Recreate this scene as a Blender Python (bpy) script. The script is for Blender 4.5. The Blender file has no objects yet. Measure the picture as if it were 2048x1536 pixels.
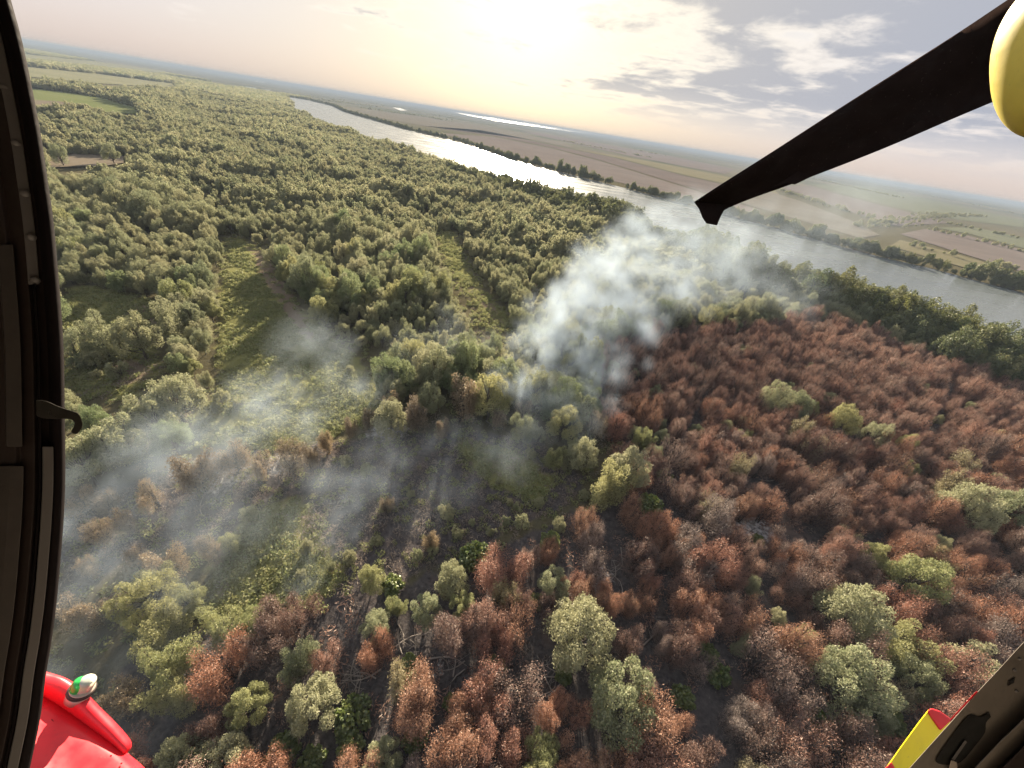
import bpy, bmesh, math, random
import numpy as np
from mathutils import Vector, Matrix

random.seed(7)
rng = np.random.default_rng(7)
R = math.radians
scene = bpy.context.scene
COL = scene.collection

# ------------------------------------------------------------------ camera
H = 60.0
FPX = 769.0                       # focal length in pixels of a 2048 wide picture
PITCH, ROLL = R(34.15), R(9.3)
CAM = Vector((0, 0, H))
_F = Vector((0, math.cos(PITCH), -math.sin(PITCH)))
_U = Vector((0, math.sin(PITCH), math.cos(PITCH)))
_X = Vector((1, 0, 0))
CX = _X * math.cos(ROLL) + _U * math.sin(ROLL)
CY = -_X * math.sin(ROLL) + _U * math.cos(ROLL)
cam_d = bpy.data.cameras.new("camera")
cam_d.sensor_width = 36
cam_d.lens = 36 * FPX / 2048
cam_d.clip_start = 0.05
cam_d.clip_end = 90000
cam = bpy.data.objects.new("camera", cam_d)
COL.objects.link(cam)
cam.matrix_world = Matrix(((CX.x, CY.x, -_F.x, CAM.x), (CX.y, CY.y, -_F.y, CAM.y),
                           (CX.z, CY.z, -_F.z, CAM.z), (0, 0, 0, 1)))
scene.camera = cam

# ------------------------------------------------------------------ sun, sky, exposure
SUN_AZ, SUN_EL = R(-5.0), R(16.0)          # azimuth from +Y, positive towards +X
SUN_DIR = Vector((math.sin(SUN_AZ) * math.cos(SUN_EL), math.cos(SUN_AZ) * math.cos(SUN_EL), math.sin(SUN_EL)))
sun_d = bpy.data.lights.new("sun", 'SUN')
sun_d.energy = 5.0
sun_d.angle = R(0.6)
sun_d.color = (1.0, 0.86, 0.66)
sun = bpy.data.objects.new("sun", sun_d)
COL.objects.link(sun)
sun.rotation_euler = (-SUN_DIR).to_track_quat('-Z', 'Y').to_euler()
sun.location = (0, 0, 300)

scene.view_settings.view_transform = 'Standard'
scene.view_settings.look = 'None'
scene.view_settings.exposure = 2.25
scene.view_settings.gamma = 1.0
scene.view_settings.use_curve_mapping = False
cy = scene.cycles
cy.max_bounces = 6
cy.diffuse_bounces = 3
cy.glossy_bounces = 2
cy.transmission_bounces = 3
cy.transparent_max_bounces = 8
cy.volume_bounces = 1
cy.volume_step_rate = 3.0
cy.volume_max_steps = 256
cy.use_denoising = True
cy.caustics_reflective = False
cy.caustics_refractive = False
cy.sample_clamp_indirect = 4.0


class NT:
    """small helper for building node trees"""
    def __init__(self, tree):
        self.t = tree
        self.n = tree.nodes
        self.l = tree.links

    def new(self, typ, **kw):
        nd = self.n.new(typ)
        for k, v in kw.items():
            setattr(nd, k, v)
        return nd

    def put(self, sock, v):
        if isinstance(v, bpy.types.NodeSocket):
            self.l.new(v, sock)
        elif v is not None:
            sock.default_value = v

    def math(self, op, a, b=None, c=None, clamp=False):
        nd = self.new('ShaderNodeMath', operation=op, use_clamp=clamp)
        self.put(nd.inputs[0], a)
        if b is not None: self.put(nd.inputs[1], b)
        if c is not None: self.put(nd.inputs[2], c)
        return nd.outputs[0]

    def vmath(self, op, a, b=None, scale=None):
        nd = self.new('ShaderNodeVectorMath', operation=op)
        self.put(nd.inputs[0], a)
        if b is not None: self.put(nd.inputs[1], b)
        if scale is not None: self.put(nd.inputs['Scale'], scale)
        return nd.outputs['Value'] if op in ('DOT_PRODUCT', 'LENGTH', 'DISTANCE') else nd.outputs[0]

    def mix(self, f, a, b, blend='MIX'):
        nd = self.new('ShaderNodeMix', data_type='RGBA', blend_type=blend)
        self.put(nd.inputs[0], f)
        self.put(nd.inputs[6], a if isinstance(a, bpy.types.NodeSocket) else (*a, 1))
        self.put(nd.inputs[7], b if isinstance(b, bpy.types.NodeSocket) else (*b, 1))
        return nd.outputs[2]

    def noise(self, vec, scale, detail=4, rough=0.55, dist=0.0, out=0):
        nd = self.new('ShaderNodeTexNoise')
        if vec is not None: self.put(nd.inputs['Vector'], vec)
        nd.inputs['Scale'].default_value = scale
        nd.inputs['Detail'].default_value = detail
        nd.inputs['Roughness'].default_value = rough
        nd.inputs['Distortion'].default_value = dist
        return nd.outputs[out]

    def rng(self, v, a, b, c=0.0, d=1.0, typ='LINEAR'):
        nd = self.new('ShaderNodeMapRange', interpolation_type=typ)
        self.put(nd.inputs[0], v)
        for i, q in zip((1, 2, 3, 4), (a, b, c, d)):
            self.put(nd.inputs[i], q)
        return nd.outputs[0]


world = bpy.data.worlds.new("World")
scene.world = world
world.use_nodes = True
w = NT(world.node_tree)
w.n.clear()
geo = w.new('ShaderNodeNewGeometry')
inc = w.vmath('SCALE', geo.outputs['Incoming'], scale=-1.0)
tc = w.new('ShaderNodeTexCoord')
D = w.vmath('NORMALIZE', tc.outputs['Generated'])
sep = w.new('ShaderNodeSeparateXYZ'); w.put(sep.inputs[0], D)
zc = w.math('MAXIMUM', sep.outputs[2], 0.0)
sky = w.new('ShaderNodeTexSky', sky_type='NISHITA')
sky.sun_disc = False
sky.sun_elevation = SUN_EL
sky.sun_rotation = SUN_AZ
sky.air_density = 1.0
sky.dust_density = 2.5
sky.ozone_density = 1.2
SKY_STRENGTH = 0.05
# haze and high veil lit by the low sun: brightest round the sun, fading away from it
cosang = w.vmath('DOT_PRODUCT', D, tuple(SUN_DIR))
glow = w.rng(cosang, 0.70, 1.0, 0.0, 1.0)
g_wide = w.math('POWER', glow, 2.0)
g_tight = w.math('POWER', glow, 38.0)
# low stratocumulus on a plane far above: perspective-correct direction projection
zz = w.math('ADD', zc, 0.10)
px = w.math('DIVIDE', sep.outputs[0], zz)
py = w.math('DIVIDE', sep.outputs[1], zz)
cb = w.new('ShaderNodeCombineXYZ')
w.put(cb.inputs[0], px); w.put(cb.inputs[1], py)
n_big = w.noise(w.vmath('ADD', cb.outputs[0], (11.3, 4.7, 0.0)), 0.75, 3, 0.5)
n_det = w.noise(w.vmath('ADD', cb.outputs[0], (3.1, 9.2, 0.0)), 2.3, 9, 0.60, 0.25)
side = w.rng(sep.outputs[0], -0.45, 0.40, -0.115, 0.15)
cov = w.math('ADD', w.math('MULTIPLY', n_big, 0.55), w.math('MULTIPLY', n_det, 0.60))
cov = w.math('ADD', cov, side)
lowfade = w.rng(zc, 0.015, 0.10, 0.0, 1.0, 'SMOOTHSTEP')
thin = w.math('MULTIPLY', w.rng(cov, 0.53, 0.66, 0.0, 1.0, 'SMOOTHSTEP'), lowfade)
thick = w.math('MULTIPLY', w.rng(cov, 0.585, 0.75, 0.0, 1.0, 'SMOOTHSTEP'), lowfade)
hz = w.math('POWER', w.math('SUBTRACT', 1.0, zc), 6.0)
veil = w.mix(hz, (0.190, 0.200, 0.220), (0.160, 0.133, 0.119))
veil = w.mix(g_wide, veil, (0.155, 0.142, 0.120))
nish = w.vmath('SCALE', sky.outputs[0], scale=SKY_STRENGTH)
base = w.mix(0.95, nish, veil)
glowc = w.vmath('SCALE', (1.0, 0.90, 0.68), scale=w.math('MULTIPLY', g_tight, 0.13))
base = w.vmath('ADD', base, glowc)
lit = w.mix(g_wide, (0.215, 0.198, 0.185), (0.27, 0.247, 0.20))
shade = w.mix(g_wide, (0.080, 0.088, 0.108), (0.112, 0.108, 0.108))
col = w.mix(w.math('MULTIPLY', thin, 0.75), base, lit)
col = w.mix(w.math('MULTIPLY', thick, 0.85), col, shade)
bg = w.new('ShaderNodeBackground')
w.put(bg.inputs[0], col)
bg.inputs[1].default_value = 1.0
wo = w.new('ShaderNodeOutputWorld')
w.l.new(bg.outputs[0], wo.inputs[0])

# ------------------------------------------------------------------ pixel <-> place
def ray(px, py):
    u, v = (px - 1024) / FPX, (768 - py) / FPX
    return _F + CX * u + CY * v

def G(px, py, z=0.0):
    d = ray(px, py)
    t = (z - H) / min(d.z, -1e-4)
    return CAM + d * t

def P(px, py, d):
    return CAM + ray(px, py) * d

_M = np.array([[CX.x, CX.y, CX.z], [CY.x, CY.y, CY.z], [_F.x, _F.y, _F.z]])
def proj(pts):
    q = (np.asarray(pts, float) - np.array(CAM)) @ _M.T
    z = np.where(q[:, 2] > 0.1, q[:, 2], np.nan)
    return np.stack([1024 + FPX * q[:, 0] / z, 768 - FPX * q[:, 1] / z, z], 1)

def inpoly(x, y, poly):
    x, y = np.asarray(x, float), np.asarray(y, float)
    r = np.zeros(x.shape, bool)
    n = len(poly)
    for i in range(n):
        x0, y0 = poly[i]; x1, y1 = poly[(i + 1) % n]
        if y0 == y1: continue
        c = ((y0 > y) != (y1 > y)) & (x < (x1 - x0) * (y - y0) / (y1 - y0) + x0)
        r ^= c
    return r

# ------------------------------------------------------------------ mesh helpers
def obj_from(name, mesh, parent=None, **props):
    o = bpy.data.objects.new(name, mesh)
    COL.objects.link(o)
    if parent is not None: o.parent = parent
    for k, v in props.items(): o[k] = v
    return o

def mesh_np(name, verts, faces4=None, faces3=None, mats=(), smooth=False, mat_idx=None, attrs=None):
    me = bpy.data.meshes.new(name)
    verts = np.asarray(verts, np.float32).reshape(-1, 3)
    me.vertices.add(len(verts)); me.vertices.foreach_set('co', verts.ravel())
    loops, starts = [], []
    k = 0
    if faces4 is not None and len(faces4):
        f = np.asarray(faces4, np.int32).reshape(-1, 4)
        loops.append(f.ravel()); starts.append(k + 4 * np.arange(len(f))); k += f.size
    if faces3 is not None and len(faces3):
        f = np.asarray(faces3, np.int32).reshape(-1, 3)
        loops.append(f.ravel()); starts.append(k + 3 * np.arange(len(f))); k += f.size
    if loops:
        L = np.concatenate(loops); S = np.concatenate(starts)
        me.loops.add(len(L)); me.loops.foreach_set('vertex_index', L)
        me.polygons.add(len(S)); me.polygons.foreach_set('loop_start', S.astype(np.int32))
        if mat_idx is not None: me.polygons.foreach_set('material_index', np.asarray(mat_idx, np.int32))
        if smooth: me.polygons.foreach_set('use_smooth', np.ones(len(S), bool))
    for m in mats: me.materials.append(m)
    for an, (typ, vals) in (attrs or {}).items():
        a = me.attributes.new(an, typ, 'POINT')
        a.data.foreach_set('value' if typ in ('FLOAT', 'INT') else ('color' if typ == 'FLOAT_COLOR' else 'vector'), np.asarray(vals).ravel())
    me.update(calc_edges=True)
    me.validate()
    return me

def empty(name, loc, **props):
    o = bpy.data.objects.new(name, None)
    COL.objects.link(o)
    o.location = loc
    o.empty_display_size = 0.5
    for k, v in props.items(): o[k] = v
    return o

def tube(path, radii, sides=6):
    """returns verts, quads of a tapered tube along path"""
    path = [Vector(p) for p in path]
    V, Q = [], []
    for i, p in enumerate(path):
        t = (path[min(i + 1, len(path) - 1)] - path[max(i - 1, 0)]).normalized()
        a = t.orthogonal().normalized(); b = t.cross(a)
        for s in range(sides):
            an = 2 * math.pi * s / sides
            V.append(p + (a * math.cos(an) + b * math.sin(an)) * radii[i])
    for i in range(len(path) - 1):
        for s in range(sides):
            s2 = (s + 1) % sides
            Q.append((i * sides + s, i * sides + s2, (i + 1) * sides + s2, (i + 1) * sides + s))
    return V, Q

def tubes(list_):
    V, Q = [], []
    for path, radii, sides in list_:
        v, q = tube(path, radii, sides)
        k = len(V)
        V += v; Q += [tuple(i + k for i in f) for f in q]
    return np.array([tuple(v) for v in V], np.float32), np.array(Q, np.int32)

# ------------------------------------------------------------------ materials
def mat(name):
    m = bpy.data.materials.new(name)
    m.use_nodes = True
    nt = NT(m.node_tree)
    nt.n.clear()
    out = nt.new('ShaderNodeOutputMaterial')
    return m, nt, out

def paint(name, c, rough=0.45, metal=0.0, var=0.15, scale=6.0, bump=0.0, spec=0.5, dirt=0.0):
    m, t, out = mat(name)
    b = t.new('ShaderNodeBsdfPrincipled')
    co = t.new('ShaderNodeTexCoord').outputs['Object']
    n = t.noise(co, scale, 6, 0.6)
    dark = tuple(x * (1 - var) for x in c); lite = tuple(min(1, x * (1 + var)) for x in c)
    cc_ = t.mix(n, dark, lite)
    if dirt:
        g1 = t.rng(t.noise(co, scale * .7, 8, .7, .6), .50, .72, 0.0, dirt)
        cc_ = t.mix(g1, cc_, tuple(x * .25 + .02 for x in c))
        g2 = t.rng(t.noise(co, scale * 9, 3, .6), .66, .72, 0.0, dirt)
        cc_ = t.mix(g2, cc_, (.10, .085, .07))
    t.put(b.inputs['Base Color'], cc_)
    t.put(b.inputs['Roughness'], t.rng(t.noise(co, scale * 3, 4), 0.3, 0.7, max(0.05, rough - 0.1), min(1, rough + 0.1)))
    b.inputs['Metallic'].default_value = metal
    b.inputs['Specular IOR Level'].default_value = spec
    if bump:
        bm_ = t.new('ShaderNodeBump'); bm_.inputs['Strength'].default_value = bump
        t.put(bm_.inputs['Height'], t.noise(co, scale * 12, 3))
        t.l.new(bm_.outputs[0], b.inputs['Normal'])
    t.l.new(b.outputs[0], out.inputs[0])
    return m

def leafmat(name, ca, cb_, cc, trans=0.38, gloss=0.05, rand=0.7):
    """ca..cb_ by tree, cc mixed in by leaf"""
    m, t, out = mat(name)
    oi = t.new('ShaderNodeObjectInfo')
    at = t.new('ShaderNodeAttribute', attribute_name='tone')
    c = t.mix(t.math('MULTIPLY', oi.outputs['Random'], rand), ca, cb_)
    c = t.mix(at.outputs['Fac'], c, cc)
    c = t.mix(1.0, c, oi.outputs['Color'], 'MULTIPLY')
    df = t.new('ShaderNodeBsdfDiffuse'); t.put(df.inputs[0], c)
    tr = t.new('ShaderNodeBsdfTranslucent'); t.put(tr.inputs[0], c)
    gl = t.new('ShaderNodeBsdfGlossy'); gl.inputs['Roughness'].default_value = 0.5
    gl.inputs[0].default_value = (0.9, 0.9, 0.85, 1)
    a = t.new('ShaderNodeMixShader'); a.inputs[0].default_value = trans
    t.l.new(df.outputs[0], a.inputs[1]); t.l.new(tr.outputs[0], a.inputs[2])
    b = t.new('ShaderNodeMixShader'); b.inputs[0].default_value = gloss
    t.l.new(a.outputs[0], b.inputs[1]); t.l.new(gl.outputs[0], b.inputs[2])
    t.l.new(b.outputs[0], out.inputs[0])
    return m

M_WILLOW = leafmat('willow_leaf', (0.160, 0.192, 0.098), (0.285, 0.275, 0.152), (0.36, 0.338, 0.205), 0.45, 0.015, 1.0)
M_POPLAR = leafmat('poplar_leaf', (0.090, 0.115, 0.050), (0.165, 0.165, 0.060), (0.20, 0.19, 0.09), 0.36, 0.03)
M_RUST = leafmat('scorched_leaf', (0.275, 0.128, 0.084), (0.215, 0.140, 0.108), (0.325, 0.210, 0.160), 0.30, 0.03, 1.0)
M_DRY = leafmat('half_scorched_leaf', (0.26, 0.175, 0.095), (0.22, 0.165, 0.12), (0.30, 0.25, 0.15), 0.35, 0.03, 1.0)
M_BUSH = leafmat('bush_leaf', (0.065, 0.115, 0.025), (0.13, 0.16, 0.04), (0.19, 0.20, 0.06), 0.35)
M_HERB = leafmat('herb_leaf', (0.160, 0.195, 0.072), (0.225, 0.225, 0.092), (0.29, 0.275, 0.135), 0.40, 0.02)
M_DEADWEED = leafmat('dead_weed', (0.17, 0.138, 0.118), (0.24, 0.19, 0.155), (0.30, 0.245, 0.20), 0.3, 0.01)
M_BARK = paint('bark', (0.085, 0.070, 0.058), 0.9, 0, 0.4, 2.0, 0.4, 0.2)
M_CHAR = paint('charred_bark', (0.040, 0.034, 0.032), 0.85, 0, 0.5, 2.0, 0.4, 0.2)
M_LOG = paint('grey_dead_wood', (0.22, 0.19, 0.165), 0.85, 0, 0.45, 1.5, 0.4, 0.2)

# ------------------------------------------------------------------ layout read off the photograph
NEAR_BANK = [(579, 196), (591, 212), (643, 232), (697, 250), (755, 270), (806, 284), (871, 304), (926, 323), (1001, 340),
             (1049, 357), (1124, 376), (1217, 403), (1261, 412), (1312, 434), (1380, 455), (1450, 480), (1520, 512),
             (1632, 541), (1727, 568), (1785, 580), (1871, 612), (1912, 632), (1980, 660), (2048, 675), (2200, 715), (2420, 770)]
FAR_BANK = [(579, 194), (620, 201), (666, 212), (690, 224), (817, 260), (926, 285), (1022, 318), (1152, 352), (1261, 379),
            (1380, 411), (1480, 438), (1600, 470), (1724, 505), (1861, 537), (2048, 587), (2200, 630), (2420, 690)]
near_xy = [G(x, y, 13.0) for x, y in NEAR_BANK]
far_xy = [G(x, y, 0.0) for x, y in FAR_BANK]
near_xy[0] = far_xy[0].copy()
RIVER = [(p.x, p.y) for p in near_xy] + [(p.x, p.y) for p in reversed(far_xy)]
LEFT_OF_RIVER = [(p.x, p.y) for p in near_xy] + [(600, -400), (-9000, -400), (-9000, 5200), (near_xy[0].x - 700, 5200)]

CLEAR_A = [(462, 470), (505, 490), (550, 560), (610, 625), (665, 670), (715, 720), (765, 790), (740, 840), (640, 885), (520, 905),
           (410, 890), (380, 845), (440, 775), (436, 700), (448, 640), (440, 590), (452, 530)]
CLEAR_B = [(118, 600), (170, 570), (270, 590), (335, 620), (310, 655), (240, 668), (125, 650)]
CLEAR_C = [(120, 700), (210, 690), (300, 690), (330, 740), (250, 800), (180, 790), (125, 790)]
CLEAR_D = [(880, 455), (903, 465), (925, 520), (960, 570), (1015, 640), (1010, 665), (985, 650), (940, 590), (905, 540), (885, 500)]
CLEAR_E = [(92, 312), (150, 308), (235, 312), (300, 318), (215, 332), (100, 336)]
MIDBURN = [(430, 905), (620, 885), (720, 875), (940, 860), (1080, 885), (1180, 960), (1130, 1015), (1000, 1070), (880, 1130),
           (760, 1170), (620, 1190), (500, 1235), (420, 1200), (440, 1120), (330, 1080), (200, 1160), (110, 1190), (100, 1000), (250, 965)]
BROWN = [(1200, 690), (1290, 655), (1480, 645), (1640, 625), (1720, 650), (1830, 690), (2048, 735), (2500, 800), (2500, 2200), (60, 2200),
         (200, 1536), (240, 1340), (400, 1260), (520, 1215), (720, 1190), (870, 1150), (1000, 1090), (1150, 1030), (1290, 970),
         (1240, 880), (1185, 780)]
MEADOWS = [[(60, 176), (130, 184), (200, 195), (285, 218), (270, 228), (180, 226), (60, 216)],
           [(40, 132), (200, 148), (370, 170), (350, 176), (200, 167), (40, 152)],
           [(30, 106), (200, 124), (330, 142), (330, 146), (200, 133), (30, 114)], CLEAR_E]

# ------------------------------------------------------------------ ground, one sheet to the horizon
def axis(n, near, far, p=6):
    u = np.linspace(-1, 1, n)
    return np.sign(u) * (near * np.abs(u) + (far - near) * np.abs(u) ** p)

gx = axis(360, 330, 26000, 7) + 20
gy = axis(360, 330, 26000, 7) + 130
XX, YY = np.meshgrid(gx, gy)
near_w = np.clip(1.4 - np.hypot(XX, YY - 130) / 300, 0, 1)
ZZ = near_w * (0.25 * np.sin(XX * 0.21 + 1.3 * np.sin(YY * 0.13)) + 0.2 * np.sin(YY * 0.33 + XX * 0.09)) - 0.45
gv = np.stack([XX, YY, ZZ], -1).reshape(-1, 3)
pj = proj(gv)
front = ~np.isnan(pj[:, 2])
pxs, pys = np.nan_to_num(pj[:, 0], nan=-9e3), np.nan_to_num(pj[:, 1], nan=9e3)

def soft(polys, jit=10):
    acc = np.zeros(len(gv))
    for k in range(6):
        jx, jy = rng.normal(0, jit, len(gv)), rng.normal(0, jit * 0.6, len(gv))
        m_ = np.zeros(len(gv), bool)
        for pl in polys: m_ |= inpoly(pxs + jx, pys + jy, pl)
        acc += m_
    return acc / 6
GREENPATCH = [(400, 1215), (430, 1090), (520, 1010), (610, 990), (640, 1060), (700, 1150), (640, 1200), (480, 1240)]
DARKGREEN = [(900, 880), (1010, 890), (1120, 960), (1080, 1010), (960, 960)]
ASH = [[(735, 875), (740, 855), (790, 845), (830, 850), (815, 872), (770, 885)],
       [(390, 985), (420, 940), (480, 920), (570, 905), (600, 925), (560, 955), (470, 965), (420, 1000)],
       [(1170, 1165), (1185, 1120), (1230, 1150), (1210, 1200), (1190, 1200)],
       [(1465, 1055), (1480, 1025), (1530, 1040), (1560, 1080), (1520, 1085)],
       [(1640, 1025), (1660, 1020), (1690, 1045), (1670, 1050)],
       [(880, 1330), (885, 1290), (915, 1285), (900, 1340)], [(690, 1375), (720, 1340), (730, 1360), (700, 1380)]]
zone = np.zeros((len(gv), 4), np.float32)
zone[:, 0] = soft([CLEAR_A, CLEAR_B, CLEAR_C, GREENPATCH, DARKGREEN, CLEAR_D])
zone[:, 1] = np.clip(soft([BROWN, MIDBURN]) - zone[:, 0], 0, 1)
zone[:, 2] = soft(ASH, 4)
DRY = [[(490, 490), (520, 500), (600, 620), (640, 690), (600, 670), (540, 580)], [(200, 730), (290, 720), (300, 750), (230, 780)], [(940, 560), (1010, 640), (1000, 655), (930, 570)],
       [(260, 600), (340, 625), (300, 655), (230, 640)]]
zone[:, 3] = soft(DRY, 8)
n = len(gx)
idx = np.arange(n * n).reshape(n, n)
gf = np.stack([idx[:-1, :-1], idx[:-1, 1:], idx[1:, 1:], idx[1:, :-1]], -1).reshape(-1, 4)

m, t, out = mat('ground')
co = t.new('ShaderNodeNewGeometry').outputs['Position']
att = t.new('ShaderNodeAttribute', attribute_name='zone')
sp = t.new('ShaderNodeSeparateColor'); t.l.new(att.outputs['Color'], sp.inputs[0])
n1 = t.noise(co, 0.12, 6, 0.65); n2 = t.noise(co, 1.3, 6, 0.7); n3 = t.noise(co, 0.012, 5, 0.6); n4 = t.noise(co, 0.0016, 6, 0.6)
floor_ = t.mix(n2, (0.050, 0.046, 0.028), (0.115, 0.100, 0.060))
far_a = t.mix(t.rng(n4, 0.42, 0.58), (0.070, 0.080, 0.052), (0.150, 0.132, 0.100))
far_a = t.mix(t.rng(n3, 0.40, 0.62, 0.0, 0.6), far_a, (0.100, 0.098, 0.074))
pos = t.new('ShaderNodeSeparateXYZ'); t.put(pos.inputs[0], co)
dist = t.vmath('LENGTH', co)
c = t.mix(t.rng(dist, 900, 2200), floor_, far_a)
green = t.mix(n2, (0.105, 0.115, 0.042), (0.190, 0.172, 0.075))
c = t.mix(t.rng(t.math('ADD', sp.outputs[0], t.math('MULTIPLY', t.math('SUBTRACT', n1, 0.5), 0.6)), 0.3, 0.7), c, green)
burnt = t.mix(t.rng(n2, 0.3, 0.75), (0.034, 0.031, 0.033), (0.110, 0.096, 0.090))
burnt = t.mix(t.rng(n1, 0.55, 0.72, 0.0, 0.7), burnt, (0.150, 0.105, 0.080))
c = t.mix(t.rng(t.math('ADD', sp.outputs[1], t.math('MULTIPLY', t.math('SUBTRACT', n1, 0.5), 0.5)), 0.3, 0.7), c, burnt)
dry = t.mix(n2, (0.100, 0.078, 0.058), (0.200, 0.155, 0.110))
c = t.mix(t.rng(t.math('ADD', att.outputs['Alpha'], t.math('MULTIPLY', t.math('SUBTRACT', n1, 0.5), 0.6)), 0.3, 0.7), c, dry)
ash = t.mix(t.rng(n2, 0.35, 0.65), (0.12, 0.115, 0.115), (0.46, 0.44, 0.425))
c = t.mix(t.rng(t.math('ADD', sp.outputs[2], t.math('MULTIPLY', t.math('SUBTRACT', n2, 0.5), 2.6)), 0.45, 1.0), c, ash)
b = t.new('ShaderNodeBsdfDiffuse'); t.put(b.inputs['Color'], c)
bp = t.new('ShaderNodeBump'); bp.inputs['Strength'].default_value = 0.9; bp.inputs['Distance'].default_value = 0.35
t.put(bp.inputs['Height'], n2); t.l.new(bp.outputs[0], b.inputs['Normal'])
t.l.new(b.outputs[0], out.inputs[0])
M_GROUND = m
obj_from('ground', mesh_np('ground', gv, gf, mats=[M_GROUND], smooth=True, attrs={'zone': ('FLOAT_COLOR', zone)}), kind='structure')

# ------------------------------------------------------------------ water
def watermat(name, rough, bump, scale):
    m, t, out = mat(name)
    co = t.new('ShaderNodeNewGeometry').outputs['Position']
    mp = t.new('ShaderNodeMapping'); t.put(mp.inputs[0], co); mp.inputs['Rotation'].default_value = (0, 0, R(-35)); mp.inputs['Scale'].default_value = (1, 2.2, 1)
    n1 = t.noise(mp.outputs[0], scale, 5, 0.6); n2 = t.noise(mp.outputs[0], scale * 0.06, 3, 0.5)
    b = t.new('ShaderNodeBsdfPrincipled')
    b.inputs['Base Color'].default_value = (0.105, 0.118, 0.115, 1)
    t.put(b.inputs['Roughness'], t.rng(n2, 0.35, 0.65, rough * 0.75, rough * 1.3))
    b.inputs['IOR'].default_value = 1.33
    bp = t.new('ShaderNodeBump'); bp.inputs['Strength'].default_value = bump; bp.inputs['Distance'].default_value = 0.3
    t.put(bp.inputs['Height'], n1); t.l.new(bp.outputs[0], b.inputs['Normal'])
    t.l.new(b.outputs[0], out.inputs[0])
    return m
M_WATER = watermat('river_water', 0.25, 0.55, 0.35)
M_LAKE = watermat('lake_water', 0.5, 0.4, 0.2)

def sheet(name, pts, z, material, **props):
    bm = bmesh.new()
    vs = [bm.verts.new((p[0], p[1], z)) for p in pts]
    f = bm.faces.new(vs)
    if f.normal.z < 0: f.normal_flip()
    bmesh.ops.triangulate(bm, faces=[f])
    me = bpy.data.meshes.new(name); bm.to_mesh(me); bm.free()
    me.materials.append(material)
    return obj_from(name, me, **props)

# the river as a strip of quads between its banks
def resample(pl, n):
    pl = [Vector((p.x, p.y, 0)) for p in pl]
    s = [0]
    for a, b_ in zip(pl, pl[1:]): s.append(s[-1] + (b_ - a).length)
    res = []
    for k in range(n):
        d = s[-1] * k / (n - 1)
        i = max(j for j in range(len(s) - 1) if s[j] <= d + 1e-6)
        f = (d - s[i]) / max(1e-6, s[i + 1] - s[i])
        res.append(pl[i].lerp(pl[i + 1], f))
    return res
sheet('river', RIVER, 0.12, M_WATER, kind='structure')
LAKE = [(905, 223), (1000, 238), (1150, 258), (1300, 279), (1450, 303), (1450, 305.5), (1300, 284), (1150, 264), (1000, 243), (925, 229)]
sheet('lake', [G(*p)[:2] for p in LAKE], 0.5, M_LAKE, kind='structure')
for pl in ([(786, 215), (800, 216), (814, 221.5), (800, 221)], [(482, 172.5), (497, 174), (513, 176), (512, 178.5), (490, 177)], [(530, 179), (541, 179.5), (541, 181), (533, 181)],
           [(508, 161), (530, 164), (528, 166), (512, 164)]):
    sheet('pond', [G(*p)[:2] for p in pl], 0.5, M_LAKE, kind='structure')

# ------------------------------------------------------------------ fields and meadows
def fieldmat(name, a, b_, ang=0.0, stripe=0.0):
    m, t, out = mat(name)
    co = t.new('ShaderNodeNewGeometry').outputs['Position']
    mp = t.new('ShaderNodeMapping'); t.put(mp.inputs[0], co); mp.inputs['Rotation'].default_value = (0, 0, ang); mp.inputs['Scale'].default_value = (0.004, 0.06, 1)
    n1 = t.noise(mp.outputs[0], 1.0, 5, 0.6); n2 = t.noise(co, 0.01, 6, 0.65)
    f = t.math('ADD', t.math('MULTIPLY', n1, 0.5), t.math('MULTIPLY', n2, 0.5))
    c = t.mix(t.rng(f, 0.36, 0.64), a, b_)
    b = t.new('ShaderNodeBsdfDiffuse'); t.put(b.inputs['Color'], c)
    t.l.new(b.outputs[0], out.inputs[0])
    return m
RA = R(-36)
F_PLOUGH = fieldmat('ploughed_soil', (0.090, 0.074, 0.066), (0.130, 0.106, 0.094), RA)
F_MAUVE = fieldmat('bare_soil', (0.108, 0.092, 0.084), (0.148, 0.126, 0.114), RA)
F_YELLOW = fieldmat('yellow_crop', (0.118, 0.108, 0.066), (0.155, 0.138, 0.086), RA)
F_STRAW = fieldmat('straw_stubble', (0.108, 0.098, 0.080), (0.145, 0.130, 0.106), RA)
F_GREEN = fieldmat('green_meadow', (0.105, 0.125, 0.050), (0.150, 0.155, 0.070), R(40))
F_PALE = fieldmat('pale_meadow', (0.150, 0.150, 0.090), (0.200, 0.190, 0.120), R(40))
F_GREY = fieldmat('grey_green_crop', (0.100, 0.110, 0.075), (0.140, 0.140, 0.095), RA)
F_SAND = fieldmat('dry_sandy_clearing', (0.125, 0.105, 0.078), (0.170, 0.140, 0.105), R(20))
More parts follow.
